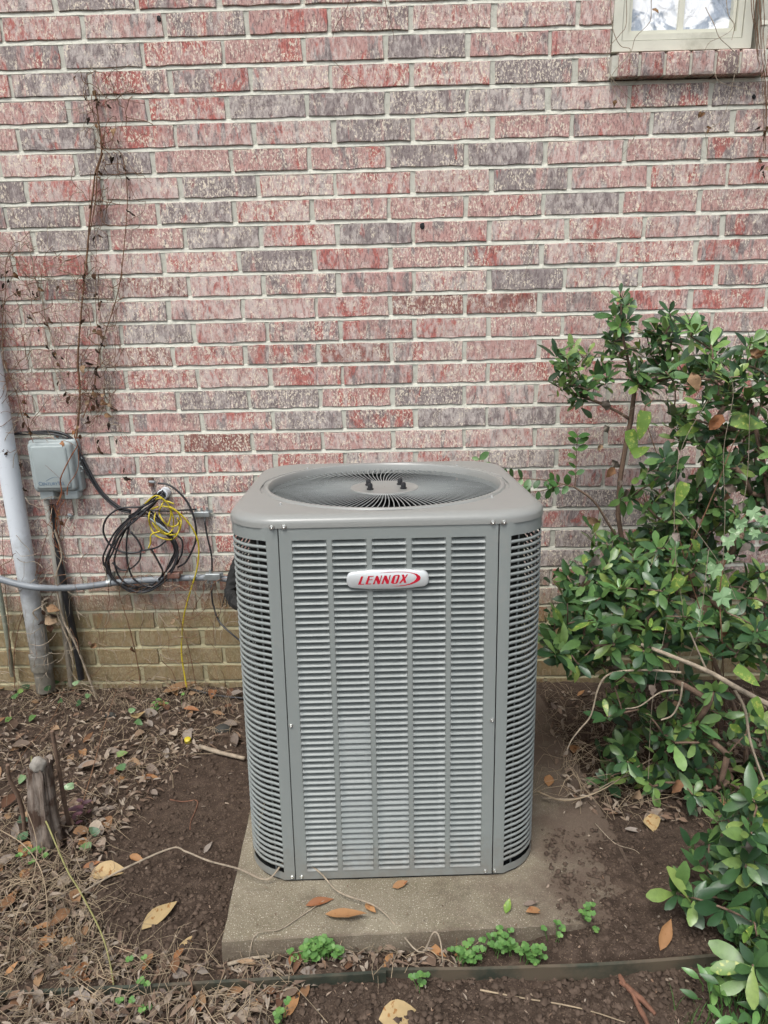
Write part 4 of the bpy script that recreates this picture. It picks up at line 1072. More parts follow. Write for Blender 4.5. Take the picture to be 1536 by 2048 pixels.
# tall azalea against the wall
rt1 = at_ground(1318, 1352); d0 = -.24
T1 = [rt1] + [at_y(x, y, d0) for x, y in ((1320, 1240), (1300, 1180), (1270, 1130), (1243, 1075), (1236, 1030), (1240, 960), (1250, 900), (1262, 840), (1270, 775), (1256, 720), (1247, 680), (1243, 640), (1242, 605))]
s1 = Shrub('tall_azalea', 'tall upright azalea rising against the bricks above the unit', rt1, [T1], .0085)
tp = [at_y(x, y, d0 + random.uniform(-.06, .06)) for x, y in Q4([(690, 140), (712, 205), (655, 262), (730, 285), (685, 322), (690, 385), (650, 410), (640, 500), (745, 555), (690, 470),
      (975, 250), (1010, 285), (885, 345), (955, 350), (840, 375), (900, 400), (985, 410), (800, 445), (930, 455), (860, 480), (965, 500), (900, 535), (800, 560), (850, 590), (950, 560), (790, 640), (930, 640), (1000, 610), (840, 660),
      (420, 450), (335, 470), (500, 480), (380, 510), (455, 530), (400, 580), (480, 630), (410, 655), (350, 650), (560, 600), (620, 610), (435, 715), (500, 690), (360, 560)])]
s1.grow(tp); s1.add_whorls(tp, .95, .12); s1.finish(MT['bark'])
# broad azalea
rt2 = at_ground(1490, 1560)
trs = [[rt2, at_y(1492, 1500, -.62), at_y(1470, 1420, -.58), at_y(1430, 1330, -.55), at_y(1400, 1240, -.5), at_y(1380, 1120, -.45), at_y(1395, 980, -.4), at_y(1420, 850, -.4)],
       [at_ground(1515, 1575), at_y(1540, 1450, -.66), at_y(1560, 1300, -.6), at_y(1560, 1120, -.55), at_y(1530, 950, -.5), at_y(1500, 800, -.45)],
       [at_ground(1400, 1480), at_y(1380, 1400, -.5), at_y(1320, 1300, -.45), at_y(1250, 1230, -.4), at_y(1190, 1220, -.38)]]
s2 = Shrub('broad_azalea', 'broad leafy azalea filling the bed beside the unit', rt2, trs, .0085)
tp = [tip_at(x, y, -.48 + random.uniform(-.08, .08)) for x, y in Q4([(1210, 550), (1440, 415), (1370, 545), (1300, 690), (1395, 750), (1460, 560), (1510, 640), (1150, 560), (1240, 640), (1330, 610), (1490, 480), (1250, 760),
     (1360, 800), (870, 1150), (1000, 1120), (940, 1080), (860, 1230), (930, 1270), (760, 1300), (860, 1330), (1000, 1330)])]
tp += [tip_at(x, y, -.62 + random.uniform(-.08, .08)) for x, y in Q5([(930, 80), (470, 210), (380, 210), (310, 110), (250, 130), (500, 300), (420, 340), (560, 340), (440, 130), (930, 130), (880, 170), (1150, 220), (1230, 290),
     (500, 760), (560, 720), (600, 830), (510, 870), (780, 670), (870, 620), (990, 700), (1000, 510), (900, 560), (930, 940), (550, 690), (620, 650), (740, 900), (800, 850)])]
tp += fill([(1095, 1235), (1150, 1180), (1190, 1090), (1300, 1040), (1400, 960), (1536, 920), (1640, 980), (1640, 1330), (1520, 1340), (1380, 1300), (1300, 1330), (1180, 1340), (1110, 1310)], 190, lambda x, y: -.36 - .34 * smooth(950, 1320, y) + random.uniform(-.16, .12), 11)
tp += fill([(1310, 700), (1380, 640), (1480, 670), (1640, 690), (1640, 960), (1420, 960), (1340, 860)], 105, lambda x, y: -.44 + random.uniform(-.14, .16), 10)
tp += fill([(1175, 1340), (1330, 1340), (1480, 1400), (1640, 1480), (1640, 1660), (1450, 1650), (1330, 1580), (1210, 1570), (1220, 1450)], 62, lambda x, y: -.72 + random.uniform(-.12, .1), 20)
tp += fill([(1100, 1235), (1135, 1130), (1195, 1060), (1300, 1010), (1420, 950), (1430, 1150), (1200, 1250)], 58, lambda x, y: -.34 - .2 * smooth(1000, 1220, y) + random.uniform(-.1, .1), 12)
s2.grow(tp); s2.add_whorls(tp, 1.0, .16); s2.finish(MT['bark'])
# front azalea
rt3 = at_ground(1590, 1860)
s3 = Shrub('low_azalea', 'low azalea spreading over the edging at the picture corner', rt3, [[rt3, at_y(1580, 1780, -1.16), at_y(1540, 1720, -1.14), at_y(1490, 1690, -1.1)], [rt3, at_y(1540, 1830, -1.25), at_y(1470, 1800, -1.27), at_y(1400, 1790, -1.29)], [rt3, at_y(1560, 1900, -1.32), at_y(1530, 1900, -1.34)]], .008)
tp = [tip_at(x, y, -1.2 + random.uniform(-.06, .06)) for x, y in Q5([(1220, 960), (1240, 1000), (1100, 1060), (865, 1420), (940, 1440), (1010, 1180), (1140, 1290), (1000, 1300), (1050, 1380), (1180, 1180), (1190, 1480), (1150, 1560), (1230, 1560), (1180, 1640), (1240, 1620), (1260, 1350), (1220, 1240), (1090, 1200)])]
tp += fill([(1440, 1700), (1500, 1620), (1560, 1570), (1680, 1600), (1680, 1990), (1500, 1960), (1470, 1860), (1440, 1790)], 46, lambda x, y: -1.22 + random.uniform(-.1, .06), 20)
s3.grow(tp); s3.add_whorls(tp, 1.05, .15); s3.finish(MT['bark'])

# small-leaved privet sprays
PV = [leaf_mesh('leaf', MT['privet'], .026, .0145, .06, .15, 'round', i) for i in range(4)]
def spray(root, pix, d, step=.017, size=1.0, mat=None):
    pts = spline([at_y(x, y, -d) for x, y in pix], 8); b = MB(); b.tube(pts, .0022, 5, r2=.0009); child(b, 'stem', MT['bark'], root)
    acc = 0; side = 1
    for i in range(1, len(pts)):
        acc += (pts[i] - pts[i - 1]).length
        if acc > step:
            acc = random.uniform(-.012, .004)
            t = (pts[i] - pts[i - 1]).normalized()
            for sd in (-1, 1):
                if random.random() < .18: continue
                y = Vector((sd * t.z, random.uniform(-.8, .2), -sd * t.x)) * .8 + t * .45 + Vector((0, random.uniform(-.3, .1), random.uniform(-.15, .2)))
                Mx = frame_from(y, Vector((random.uniform(-.4, .4), -.7, .7))); sc = size * random.uniform(.7, 1.5); Mx = Mx @ Matrix.Diagonal((sc, sc, sc, 1)); Mx.translation = pts[i]
                o = link('leaf', random.choice(PV)); par(o, root); o.matrix_basis = Mx
pr = rooted('privet_branch', at_ground(1330, 1375)); tag(pr, 'thin privet branch with small round leaves reaching towards the fan grille', 'branch')
b = MB(); b.tube(spline([at_ground(1330, 1375), at_y(1290, 1250, -.30), at_y(1250, 1110, -.33), at_y(1215, 1045, -.35), at_y(1185, 1000, -.36), at_y(1145, 972, -.37)], 6), .0055, 6, r2=.003); child(b, 'stem', MT['bark'], pr)
spray(pr, [(1148, 974), (1100, 962), (1060, 958), (1022, 956), (1005, 950)], .38, size=1.1)
spray(pr, [(1150, 975), (1152, 940), (1153, 905), (1156, 868)], .37, size=1.05)
spray(pr, [(1130, 968), (1090, 980), (1060, 985)], .39)
pr2 = rooted('privet_sprig', at_y(958, 925, -.28)); tag(pr2, 'tiny green sprig peeping over the back of the unit', 'branch')
spray(pr2, [(975, 990), (965, 950), (958, 915)], .27, .014)
# mottled vine leaves
mv = rooted('mottled_vine', at_ground(1440, 1500)); tag(mv, 'climbing vine with large yellow-mottled leaves among the azalea', 'vine')
b = MB(); b.tube(spline([at_ground(1440, 1500), at_y(1420, 1300, -.66), at_y(1370, 1120, -.6), at_y(1330, 960, -.52), at_y(1290, 830, -.5), at_y(1305, 800, -.5)], 8), .002, 5, r2=.0012); child(b, 'stem', MT['vinestem'], mv)
b = MB(); b.tube(spline([at_y(1370, 1120, -.6), at_y(1430, 980, -.58), at_y(1480, 860, -.56), at_y(1520, 840, -.56)], 8), .0016, 5, r2=.0012); child(b, 'stem', MT['vinestem'], mv)
for x, y, d, L, ang, wv in ((1290, 822, .52, .082, -100, .050), (1462, 838, .57, .095, -10, .055), (1258, 860, .5, .08, -75, .045), (1265, 910, .52, .05, 30, .035), (1470, 1335, .95, .075, -35, .036), (1508, 1395, .96, .062, -65, .03), (1362, 1150, .72, .06, -120, .04), (1440, 1150, .7, .085, -80, .045), (1395, 850, .5, .075, -160, .04), (1370, 965, .6, .07, -110, .045)):
    me = leaf_mesh('leaf', MT['mottled'], L, wv, .1, .15, 'heart', int(x)); o = link('leaf', me); par(o, mv)
    a = rad(ang); Mx = frame_from((math.cos(a), -.25, math.sin(a)), (.1, -.9, .35)); Mx.translation = at_y(x, y, -d); o.matrix_basis = Mx
# ivy
iv = rooted('ivy_strand', at_ground(1450, 1450)); tag(iv, 'pale ivy strand with lobed leaves hanging over the azalea', 'ivy')
def ivy_mesh(sz, seed):
    rn = random.Random(seed); pts = [(0, 0), (.35, -.18), (.62, .12), (.42, .32), (.5, .62), (.2, .58), (0, 1.0), (-.2, .58), (-.5, .62), (-.42, .32), (-.62, .12), (-.35, -.18)]
    V = [(0, .3 * sz, 0)] + [(x * sz, y * sz, rn.uniform(-.06, .1) * sz) for x, y in pts]; F = [(0, i, i % 12 + 1) for i in range(1, 13)]
    me = bpy.data.meshes.new('leaf'); me.from_pydata(V, [], F); me.materials.append(MT['ivy']); return me
b = MB(); b.tube(spline([at_ground(1450, 1450), at_y(1445, 1300, -.78), at_y(1440, 1180, -.76), at_y(1460, 1090, -.72), at_y(1490, 1030, -.66), at_y(1530, 1020, -.62)], 8), .0018, 5); child(b, 'stem', MT['vinestem'], iv)
for x, y, sz in ((1430, 1130, .042), (1440, 1185, .048), (1455, 1075, .035), (1470, 1060, .03), (1480, 1040, .035), (1505, 1020, .038), (1525, 1035, .03), (1460, 1110, .026), (1510, 1060, .028)):
    o = link('leaf', ivy_mesh(sz, x)); par(o, iv); Mx = frame_from((random.uniform(-.5, .5), -.3, -.8), (.1, -.9, .3)); Mx.translation = at_y(x, y, -.79 + .1 * smooth(1100, 1020, y)); o.matrix_basis = Mx
# dead vine caught in the azalea
def crumple(L, Wd, seed):
    V, F = leaf_geo(L, Wd, .3, .5, 'oval', seed, 5); rn = random.Random(seed)
    return [(x + rn.uniform(-.08, .08) * L, y, z + rn.uniform(-.14, .14) * L) for x, y, z in V], F
def mesh_of(geo, mat, name='leaf'):
    me = bpy.data.meshes.new(name); me.from_pydata(geo[0], [], geo[1]); me.materials.append(mat); me.polygons.foreach_set('use_smooth', [True] * len(geo[1])); return me
CR = {k: [mesh_of(crumple(.055, .018 if k == 'blackleaf' else .034, i), MT[k]) for i in range(5)] for k in ('deadleaf', 'greyleaf', 'blackleaf', 'orangeleaf')}
def hang(root, px, py, d, key, size=1.0, pts=None):
    o = link('leaf', random.choice(CR[key])); par(o, root); Mx = frame_from((random.uniform(-.7, .7), random.uniform(-.4, .2), random.uniform(-1, -.1)), (random.uniform(-.6, .6), -1, random.uniform(-.4, .6))); sc = size * random.uniform(.7, 1.2)
    Mx = Mx @ Matrix.Diagonal((sc, sc, sc, 1)); Mx.translation = at_y(px, py, -d); o.matrix_basis = Mx
dv = rooted('dead_tangle', at_ground(1380, 1420)); tag(dv, 'dry grey-brown vine tangle hung over the azalea', 'dead vine')
for pix, d in (([(1350, 1400), (1365, 1250), (1352, 1130), (1350, 1020), (1360, 900), (1420, 800)], .72), ([(1352, 1020), (1400, 1080), (1440, 1140), (1490, 1230)], .76), ([(1440, 1150), (1450, 1020), (1445, 900), (1470, 780), (1440, 720)], .62), ([(1478, 1080), (1490, 960), (1500, 820)], .6), ([(1230, 1110), (1205, 1190), (1195, 1300)], .5), ([(1420, 1100), (1405, 1250), (1380, 1330)], .8), ([(1180, 880), (1240, 830), (1290, 800)], .3), ([(1300, 1560), (1310, 1400), (1340, 1240)], .8), ([(1240, 1180), (1300, 1130), (1360, 1050)], .6)):
    b = MB(); b.tube(spline([at_y(x + random.uniform(-6, 6), y, -d) for x, y in pix], 7), .0011, 4, r2=.0006); child(b, 'stem', MT['palebark'], dv)
for x, y, k in ((1215, 800, 'greyleaf'), (1210, 850, 'greyleaf'), (1225, 920, 'greyleaf'), (1230, 935, 'deadleaf'), (1205, 890, 'deadleaf'), (1345, 1065, 'greyleaf'), (1450, 970, 'greyleaf'), (1455, 985, 'deadleaf'), (1400, 985, 'greyleaf'), (1475, 1010, 'greyleaf'), (1195, 1110, 'greyleaf'), (1175, 1035, 'deadleaf'), (1500, 1085, 'greyleaf'), (1520, 1260, 'deadleaf'), (1430, 1250, 'deadleaf'), (1445, 1265, 'deadleaf'), (1500, 700, 'deadleaf'), (1385, 745, 'deadleaf'), (1445, 830, 'orangeleaf'), (1530, 700, 'orangeleaf'), (1515, 1215, 'greyleaf'), (1240, 1330, 'greyleaf'), (1160, 1150, 'greyleaf'), (1180, 1160, 'deadleaf'), (1510, 1680, 'greyleaf'), (1360, 1560, 'deadleaf'), (1280, 1580, 'deadleaf'), (1300, 1370, 'greyleaf'), (1255, 980, 'greyleaf'), (1265, 1000, 'deadleaf'), (1240, 960, 'greyleaf')):
    hang(dv, x, y, (.3 if x < 1300 and y < 1010 else .72 if y < 1350 else .9 if y < 1600 else 1.28), k, random.uniform(.5, .8))
# bare dead branches
db = rooted('dead_branch', at_y(1536, 1420, -.85)); tag(db, 'thick pale dead branch lying across the azalea', 'branch')
def limb(root, pix, d, r, r2, mat=None, name='limb'):
    ds = d if isinstance(d, (list, tuple)) else [d] * len(pix)
    b = MB(); b.tube(spline([at_y(x, y, -q) for (x, y), q in zip(pix, ds)], 5), r, 7, r2=r2, wob=.08); child(b, name, mat or MT['palebark'], root, 80)
limb(db, [(1620, 1450), (1500, 1390), (1420, 1345), (1350, 1315), (1282, 1289)], [.95, .92, .88, .84, .8], .0078, .005)
limb(db, [(1470, 1380), (1490, 1420), (1500, 1480), (1520, 1540), (1540, 1590)], [.91, .92, .94, .97, 1.0], .004, .0025, name='twig')
limb(db, [(1365, 1365), (1360, 1400), (1345, 1430), (1322, 1440)], [.86, .86, .86, .86], .003, .002, name='twig')
limb(db, [(1415, 1345), (1395, 1300), (1380, 1265)], .87, .003, .002, name='twig')
tw = rooted('bare_twig', at_y(1360, 1343, -.86)); tag(tw, 'bent bare twig pointing down beside the unit', 'twig')
limb(tw, [(1362, 1345), (1290, 1340), (1222, 1347), (1197, 1375), (1182, 1430), (1160, 1458), (1143, 1480), (1134, 1500)], [.86, .84, .82, .82, .83, .84, .85, .86], .0033, .0017, name='twig')
limb(tw, [(1355, 1380), (1320, 1385), (1280, 1412), (1250, 1418)], .84, .0026, .0016, name='twig')
# ------------------------------------------------------------------ dead vines on the wall
def dead_vine(name, label, stems, leaves=(), mat='vinestem', d=.008, r=.0022, cat='dead vine', tendrils=None):
    f0 = stems[0][0] if isinstance(stems[0], tuple) else stems[0]; e = rooted(name, at_y(f0[0][0], f0[0][1], -d)); tag(e, label, cat)
    for st_ in stems:
        rr = r
        if isinstance(st_, tuple): st_, rr = st_
        b = MB(); pts = spline([at_y(x + random.uniform(-1.5, 1.5), y, -d - random.uniform(0, .008)) for x, y in st_], 6); b.tube(pts, rr, 5, r2=rr * .6, wob=.2); child(b, 'stem', MT[mat], e)
    for _ in range(tendrils[4] if tendrils else 0):
        x, y = random.uniform(tendrils[0], tendrils[2]), random.uniform(tendrils[1], tendrils[3]); a = random.uniform(0, 6.28); pp = []
        for i in range(6): pp.append((x, y)); a += random.uniform(-.7, .7); x += math.cos(a) * random.uniform(6, 16); y += math.sin(a) * random.uniform(6, 20)
        b = MB(); b.tube(spline([at_y(u, v, -d - random.uniform(0, .02)) for u, v in pp], 4), random.uniform(.0005, .0013), 4); child(b, 'tendril', MT[random.choice(['vinestem', 'palebark', mat])], e)
    for x, y, k, sz in leaves: hang(e, x, y, d + .012, k, sz)
    return e
random.seed(5)
bl = lambda pts, k, s: [(x + random.uniform(-4, 4), y + random.uniform(-4, 4), k if random.random() < .7 else 'deadleaf', s * random.uniform(.7, 1.2)) for x, y in pts]
dead_vine('tall_dead_vine', 'tallest dead vine, a forked brown stem climbing the bricks', [
   ([(152, 880), (160, 790), (157, 720), (164, 620), (172, 520), (178, 450), (186, 380), (192, 345), (204, 305), (200, 262), (192, 215), (189, 180)], .0038),
   [(165, 835), (185, 780), (200, 700), (226, 615), (240, 560), (249, 480), (256, 400), (251, 335), (240, 303), (214, 300)], ([(205, 305), (196, 345), (190, 400), (180, 470)], .003), ([(204, 300), (212, 250), (228, 232), (233, 250), (220, 300)], .0011), ([(190, 190), (182, 195), (188, 240), (205, 290)], .0014), ([(192, 160), (178, 140), (162, 138), (150, 148)], .0008), ([(186, 175), (196, 190), (200, 205)], .0012), ([(200, 260), (188, 230), (180, 220)], .001)],
   bl([(190, 180), (195, 195), (187, 200), (198, 205), (184, 235), (190, 250), (212, 210), (232, 258), (236, 275), (230, 310), (238, 312), (225, 315), (200, 340), (190, 345), (195, 355), (250, 350), (262, 392), (262, 420), (248, 415), (190, 470), (193, 466), (188, 412), (153, 148), (170, 195), (245, 330), (206, 318)], 'blackleaf', .36), 'vinestem', tendrils=(165, 150, 262, 470, 70))
dead_vine('leafy_dead_vine', 'dead vine strung with small black leaves beside the reddish stem', [
   ([(195, 840), (192, 760), (198, 700), (194, 640), (190, 580), (192, 500), (186, 440)], .0011), ([(200, 820), (215, 760), (220, 800), (225, 840)], .0009), ([(185, 770), (175, 800), (182, 830), (190, 880), (200, 925)], .0009), ([(205, 745), (222, 790), (228, 850)], .0008)],
   bl([(200, 600), (198, 590), (170, 635), (166, 545), (184, 550), (193, 650), (196, 662), (190, 655), (198, 676), (202, 684), (190, 700), (166, 730), (170, 725), (185, 738), (200, 735), (190, 770), (185, 785), (194, 782), (200, 800), (178, 805), (186, 812), (175, 795), (196, 806), (205, 790), (210, 800), (218, 805), (180, 832), (186, 845), (215, 842), (212, 825), (222, 815), (234, 875), (195, 890), (198, 880), (245, 932), (243, 950), (140, 788), (135, 785), (205, 815), (192, 795)], 'blackleaf', .5), 'vinestem', tendrils=(150, 520, 232, 870, 120))
dead_vine('grey_dead_vine', 'grey dead vine with black leaflets slanting down towards the box', [
   ([(63, 510), (70, 560), (85, 600), (92, 640), (105, 680), (112, 700), (118, 730), (125, 760), (135, 775)], .0018), ([(30, 500), (45, 488), (62, 495)], .0009), ([(85, 600), (84, 640), (92, 680), (105, 700)], .001), ([(112, 700), (110, 740), (120, 770)], .0009)],
   bl([(72, 575), (76, 585), (80, 592), (62, 580), (98, 636), (86, 642), (80, 660), (92, 693), (110, 702), (108, 700), (116, 706), (125, 712), (142, 745), (117, 760), (112, 725), (56, 632), (60, 625), (32, 590), (34, 580), (42, 585), (115, 568)], 'blackleaf', .42), 'palebark', tendrils=(5, 480, 140, 760, 70))
dead_vine('corner_dead_vine', 'dead vine stem along the edge of the wall over the drain pipe', [
   ([(10, 720), (20, 760), (35, 790), (45, 830), (55, 860), (66, 885)], .002), ([(6, 730), (5, 640), (12, 580), (10, 530), (22, 498), (30, 490)], .0016), ([(28, 545), (22, 560), (12, 580)], .001), ([(0, 890), (10, 893), (20, 905), (35, 900), (42, 925), (45, 960)], .001), ([(60, 870), (52, 830), (40, 800), (30, 780)], .0012)],
   bl([(10, 550), (14, 540), (20, 560), (25, 545), (6, 562), (42, 800), (48, 830), (52, 845), (44, 822), (60, 866), (12, 897), (18, 906), (42, 930), (46, 975), (55, 855), (8, 610)], 'blackleaf', .45), 'vinestem', .075, tendrils=(0, 480, 75, 880, 60))
dead_vine('box_dead_vine', 'red-brown tendril creeping over the front of the telephone box', [
   ([(115, 1010), (122, 985), (120, 960), (130, 935), (148, 905), (156, 890), (150, 870), (155, 850)], .0026), ([(135, 990), (136, 970), (150, 950), (158, 930), (156, 900)], .0018), ([(125, 880), (140, 885), (156, 895), (164, 910)], .0008), ([(92, 930), (112, 950), (128, 965)], .0005), ([(130, 1000), (118, 1020), (110, 1050), (120, 1080)], .0018), ([(108, 1010), (122, 1050), (116, 1090), (125, 1130)], .0015)],
   bl([(125, 880), (130, 885), (155, 850), (150, 860), (160, 870), (112, 1035), (118, 1030), (108, 1045), (115, 1020), (122, 1042)], 'orangeleaf', .35), 'reddish', .082, tendrils=(90, 990, 140, 1090, 14))
dead_vine('low_dead_vine', 'bare dark vine stems rising from the litter to the cable coil', [
   ([(283, 1390), (276, 1330), (262, 1262), (246, 1210), (240, 1180), (250, 1150), (262, 1120)], .0022), ([(392, 1375), (378, 1300), (362, 1240), (352, 1190), (345, 1160)], .0018), ([(30, 1375), (28, 1310), (40, 1250), (62, 1180), (80, 1110), (98, 1060)], .002), ([(20, 1330), (18, 1250), (10, 1150), (5, 1050)], .0016), ([(60, 1200), (40, 1230), (20, 1290), (14, 1340)], .0012), ([(105, 1130), (80, 1150), (65, 1180)], .0012),
   ([(280, 1120), (284, 1180), (270, 1230), (282, 1260)], .0007), ([(300, 1100), (330, 1150), (380, 1210), (430, 1270)], .0007), ([(250, 1350), (300, 1320), (340, 1280)], .0008), ([(200, 1400), (240, 1370), (300, 1330), (350, 1320)], .0008), ([(430, 1360), (400, 1330), (360, 1310), (320, 1330)], .0007), ([(240, 1100), (220, 1130), (205, 1110)], .0006), ([(310, 1010), (290, 1030), (260, 1040), (230, 1080)], .0006), ([(470, 1340), (440, 1320), (410, 1260)], .0007)],
   bl([(190, 1290), (182, 1282), (355, 1228), (352, 1235), (262, 1290)], 'deadleaf', .45), 'vinestem', .055, tendrils=(180, 1150, 460, 1370, 80))
dead_vine('leaning_stick', 'pale woody stem leaning on the wall beside the black conduit', [
   ([(195, 1400), (175, 1345), (150, 1285), (128, 1245), (118, 1200), (112, 1150), (122, 1110), (110, 1060)], .0048), ([(120, 1250), (90, 1230), (85, 1205), (95, 1195)], .006), ([(75, 1240), (66, 1225), (80, 1215), (95, 1205)], .003), ([(110, 1205), (120, 1240), (140, 1290), (148, 1340)], .004)],
   bl([(88, 1230), (95, 1240), (100, 1225), (92, 1215), (98, 1250), (85, 1222)], 'blackleaf', .8), 'palebark', .09, tendrils=(10, 1090, 200, 1370, 60))
dead_vine('window_vine', 'leafless vine stems hanging from the window over its brick sill', [
   ([(1219, -40), (1222, 40), (1228, 70), (1242, 92), (1258, 97), (1258, 108)], .0016), ([(1302, -40), (1302, 30), (1296, 50), (1270, 75), (1260, 105), (1232, 140), (1224, 160), (1232, 190), (1254, 222), (1267, 250), (1266, 280), (1244, 312)], .0012), ([(1252, -40), (1252, 45), (1240, 70), (1218, 95), (1213, 125), (1226, 160), (1262, 200), (1286, 222), (1278, 255), (1258, 290)], .0012), ([(1258, 105), (1268, 133), (1280, 136)], .001),
   ([(1412, 15), (1430, 50), (1438, 75), (1460, 95), (1478, 118), (1470, 150), (1458, 200), (1440, 242), (1414, 262), (1413, 290), (1418, 312)], .0012), ([(1430, 145), (1440, 165), (1490, 178), (1545, 195)], .0011), ([(1408, 105), (1420, 85), (1440, 75), (1460, 62), (1470, 45)], .001), ([(1450, -40), (1455, 25), (1468, 50), (1462, 80)], .0014)],
   bl([(1418, 255), (1412, 250), (1424, 250), (1400, 225), (1410, 228), (1302, 20), (1234, 196)], 'blackleaf', .3), 'palebark', .045)
dead_vine('stem_bundle', 'dense bundle of dry vine stems at the window edge', [
   ([(1500 + k * 5, -60), (1503 + k * 5, 20 + 8 * (k % 3)), (1510 + k * 3.5, 60 + 6 * (k % 4)), (1514 + k * 3, 110), (1525 + 2 * k, 160), (1528 + k, 230), (1527 + k, 300)], .0013) for k in range(6)],
   bl([(1530, 265), (1528, 330), (1532, 340), (1520, 320), (1526, 345), (1522, 250), (1530, 255)], 'blackleaf', .4), 'vinestem', .03)
dead_vine('hanging_strand', 'thin vine strands dangling at the top of the wall', [
   ([(708, -20), (690, 25), (672, 50), (665, 75)], .0011), ([(666, 122), (690, 145), (720, 165), (738, 180)], .0008), ([(766, -20), (778, 30), (785, 55), (789, 75)], .0012)], (), 'vinestem', .01)
dead_vine('dry_root_trace', 'faint dead tendril clinging to the middle of the wall', [
   ([(1078, 455), (1066, 490), (1055, 530), (1044, 575), (1042, 625), (1052, 660), (1064, 680)], .0007), ([(1290, 560), (1275, 572), (1262, 590)], .0008)], (), 'palebark', .004)

# ------------------------------------------------------------------ things on the ground
def at_surf(px, py, lift=0.0):
    p = at_plane(px, py, PADM.translation, UP); l = PADI @ p
    g = at_ground(px, py)
    if 0 < l.x < PADX and 0 < l.y < PADY and p.z > g.z - .004: return p + UP * (lift + .0015)
    lg_ = PADI @ g
    if -.004 < lg_.x < PADX - .15 and -.006 < lg_.y < .3:
        g = PADM @ Vector((lg_.x, -.012 - random.uniform(0, .015), 0)); g.z = ground_z(g.x, g.y)
    return g + Vector((0, 0, lift))
def twig(name, label, pix, r, r2, mat, lift=.01, cat='twig', sub=6):
    pts = [at_surf(x, y, lift + (z[0] if z else 0)) for x, y, *z in pix]; b = MB(); b.tube(spline(pts, sub), r, 6, r2=r2, wob=.12); o = b.build(name, mat, None, True); tag(o, label, cat); return o
twig('vine_runner', 'long pale dry vine runner crossing the slab in front of the unit', [(148, 1808, .01), (240, 1762, .02), (345, 1728, .03), (375, 1730, .03), (420, 1745, .03), (480, 1757, .014), (535, 1772, .006), (572, 1752, .03), (600, 1749, .03), (640, 1765, .016), (680, 1797, .004), (760, 1830, .004), (830, 1864, .012), (862, 1885, .06), (880, 1925, .05), (886, 1946, .02)], .0026, .0015, MT['palebark'])
twig('vine_runner', 'thin curled runner lying over the left front of the slab', [(655, 1800), (610, 1830), (560, 1862), (512, 1872), (505, 1895, .01), (515, 1920, .01), (545, 1950, .01)], .0011, .0008, MT['palebark'], .003)
twig('leaning_weed', 'long yellow-green stem leaning across the leaf litter', [(75, 1575, .10), (78, 1650, .10), (105, 1705, .08), (140, 1775, .05), (165, 1815, .04), (205, 1890, .03), (222, 1940, .02), (228, 1975, 0)], .0024, .0014, simple('yellow_green_stem', '7d7a4c', .7, .3, 40), cat='stem')
twig('straw_stem', 'arched tan stalk on the litter near the picture edge', [(-20, 1672, .03), (50, 1725, .05), (85, 1765, .04), (98, 1820, .03), (97, 1880, .01)], .0016, .001, MT['straw'], cat='stalk')
twig('straw_stem', 'upright thin dry stalk beside the rotten stump', [(5, 1960, 0), (40, 1860, .03), (75, 1810, .06), (84, 1740, .09), (60, 1680, .12)], .0012, .0008, MT['straw'], cat='stalk')
twig('bare_stalk', 'slanting brown stalk standing in the litter', [(165, 1610, 0), (190, 1570, .05), (215, 1520, .10), (245, 1462, .16)], .0017, .001, MT['vinestem'], 0, 'stalk')
twig('dry_root', 'hooked reddish root on the bare soil', [(340, 1600), (365, 1602), (392, 1600), (394, 1612), (382, 1640), (380, 1660)], .0022, .0012, MT['tuber'], .002, 'root')
twig('broken_stick', 'short pale stick in front of the slab corner', [(456, 1937, .008), (500, 1928, .01), (540, 1922, .01)], .0042, .0035, MT['palebark'], .003, 'stick')
twig('broken_stick', 'grey broken stick on the soil behind the unit corner', [(400, 1502, .012), (440, 1512, .012), (490, 1525, .012)], .0085, .006, MT['palebark'], .002, 'stick')
twig('bare_stalk', 'long thin stalk lying by the grey stick', [(290, 1540), (360, 1520), (420, 1514), (465, 1508)], .0013, .0009, MT['straw'], .012, 'stalk')
twig('rootlet', 'tan runner lying on the dug soil in the front bed', [(960, 1988), (1040, 1998), (1130, 2012), (1190, 2028), (1250, 2052)], .002, .001, MT['straw'], .006, 'runner')
twig('rootlet', 'arched twig over the soil beside the slab', [(1075, 1600, .02), (1130, 1625, .03), (1200, 1618, .05), (1265, 1590, .08), (1330, 1562, .1), (1370, 1545, .12)], .002, .0012, MT['straw'], .004, 'twig')
twig('rootlet', 'pale twig running under the azalea', [(1085, 1605, .01), (1160, 1612, .02), (1220, 1590, .04), (1290, 1570, .05)], .0022, .0014, MT['palebark'], .002, 'twig')
twig('rootlet', 'thin forked root on the bare soil by the azalea', [(1190, 1650), (1230, 1690), (1275, 1705), (1300, 1745)], .0012, .0007, MT['palebark'], .003, 'root')
twig('bare_stalk', 'thin stalk upright in front of the clover', [(905, 1870, .05), (910, 1900, .03), (918, 1935, .01), (920, 1945, 0)], .0009, .0006, MT['vinestem'], 0, 'stalk')
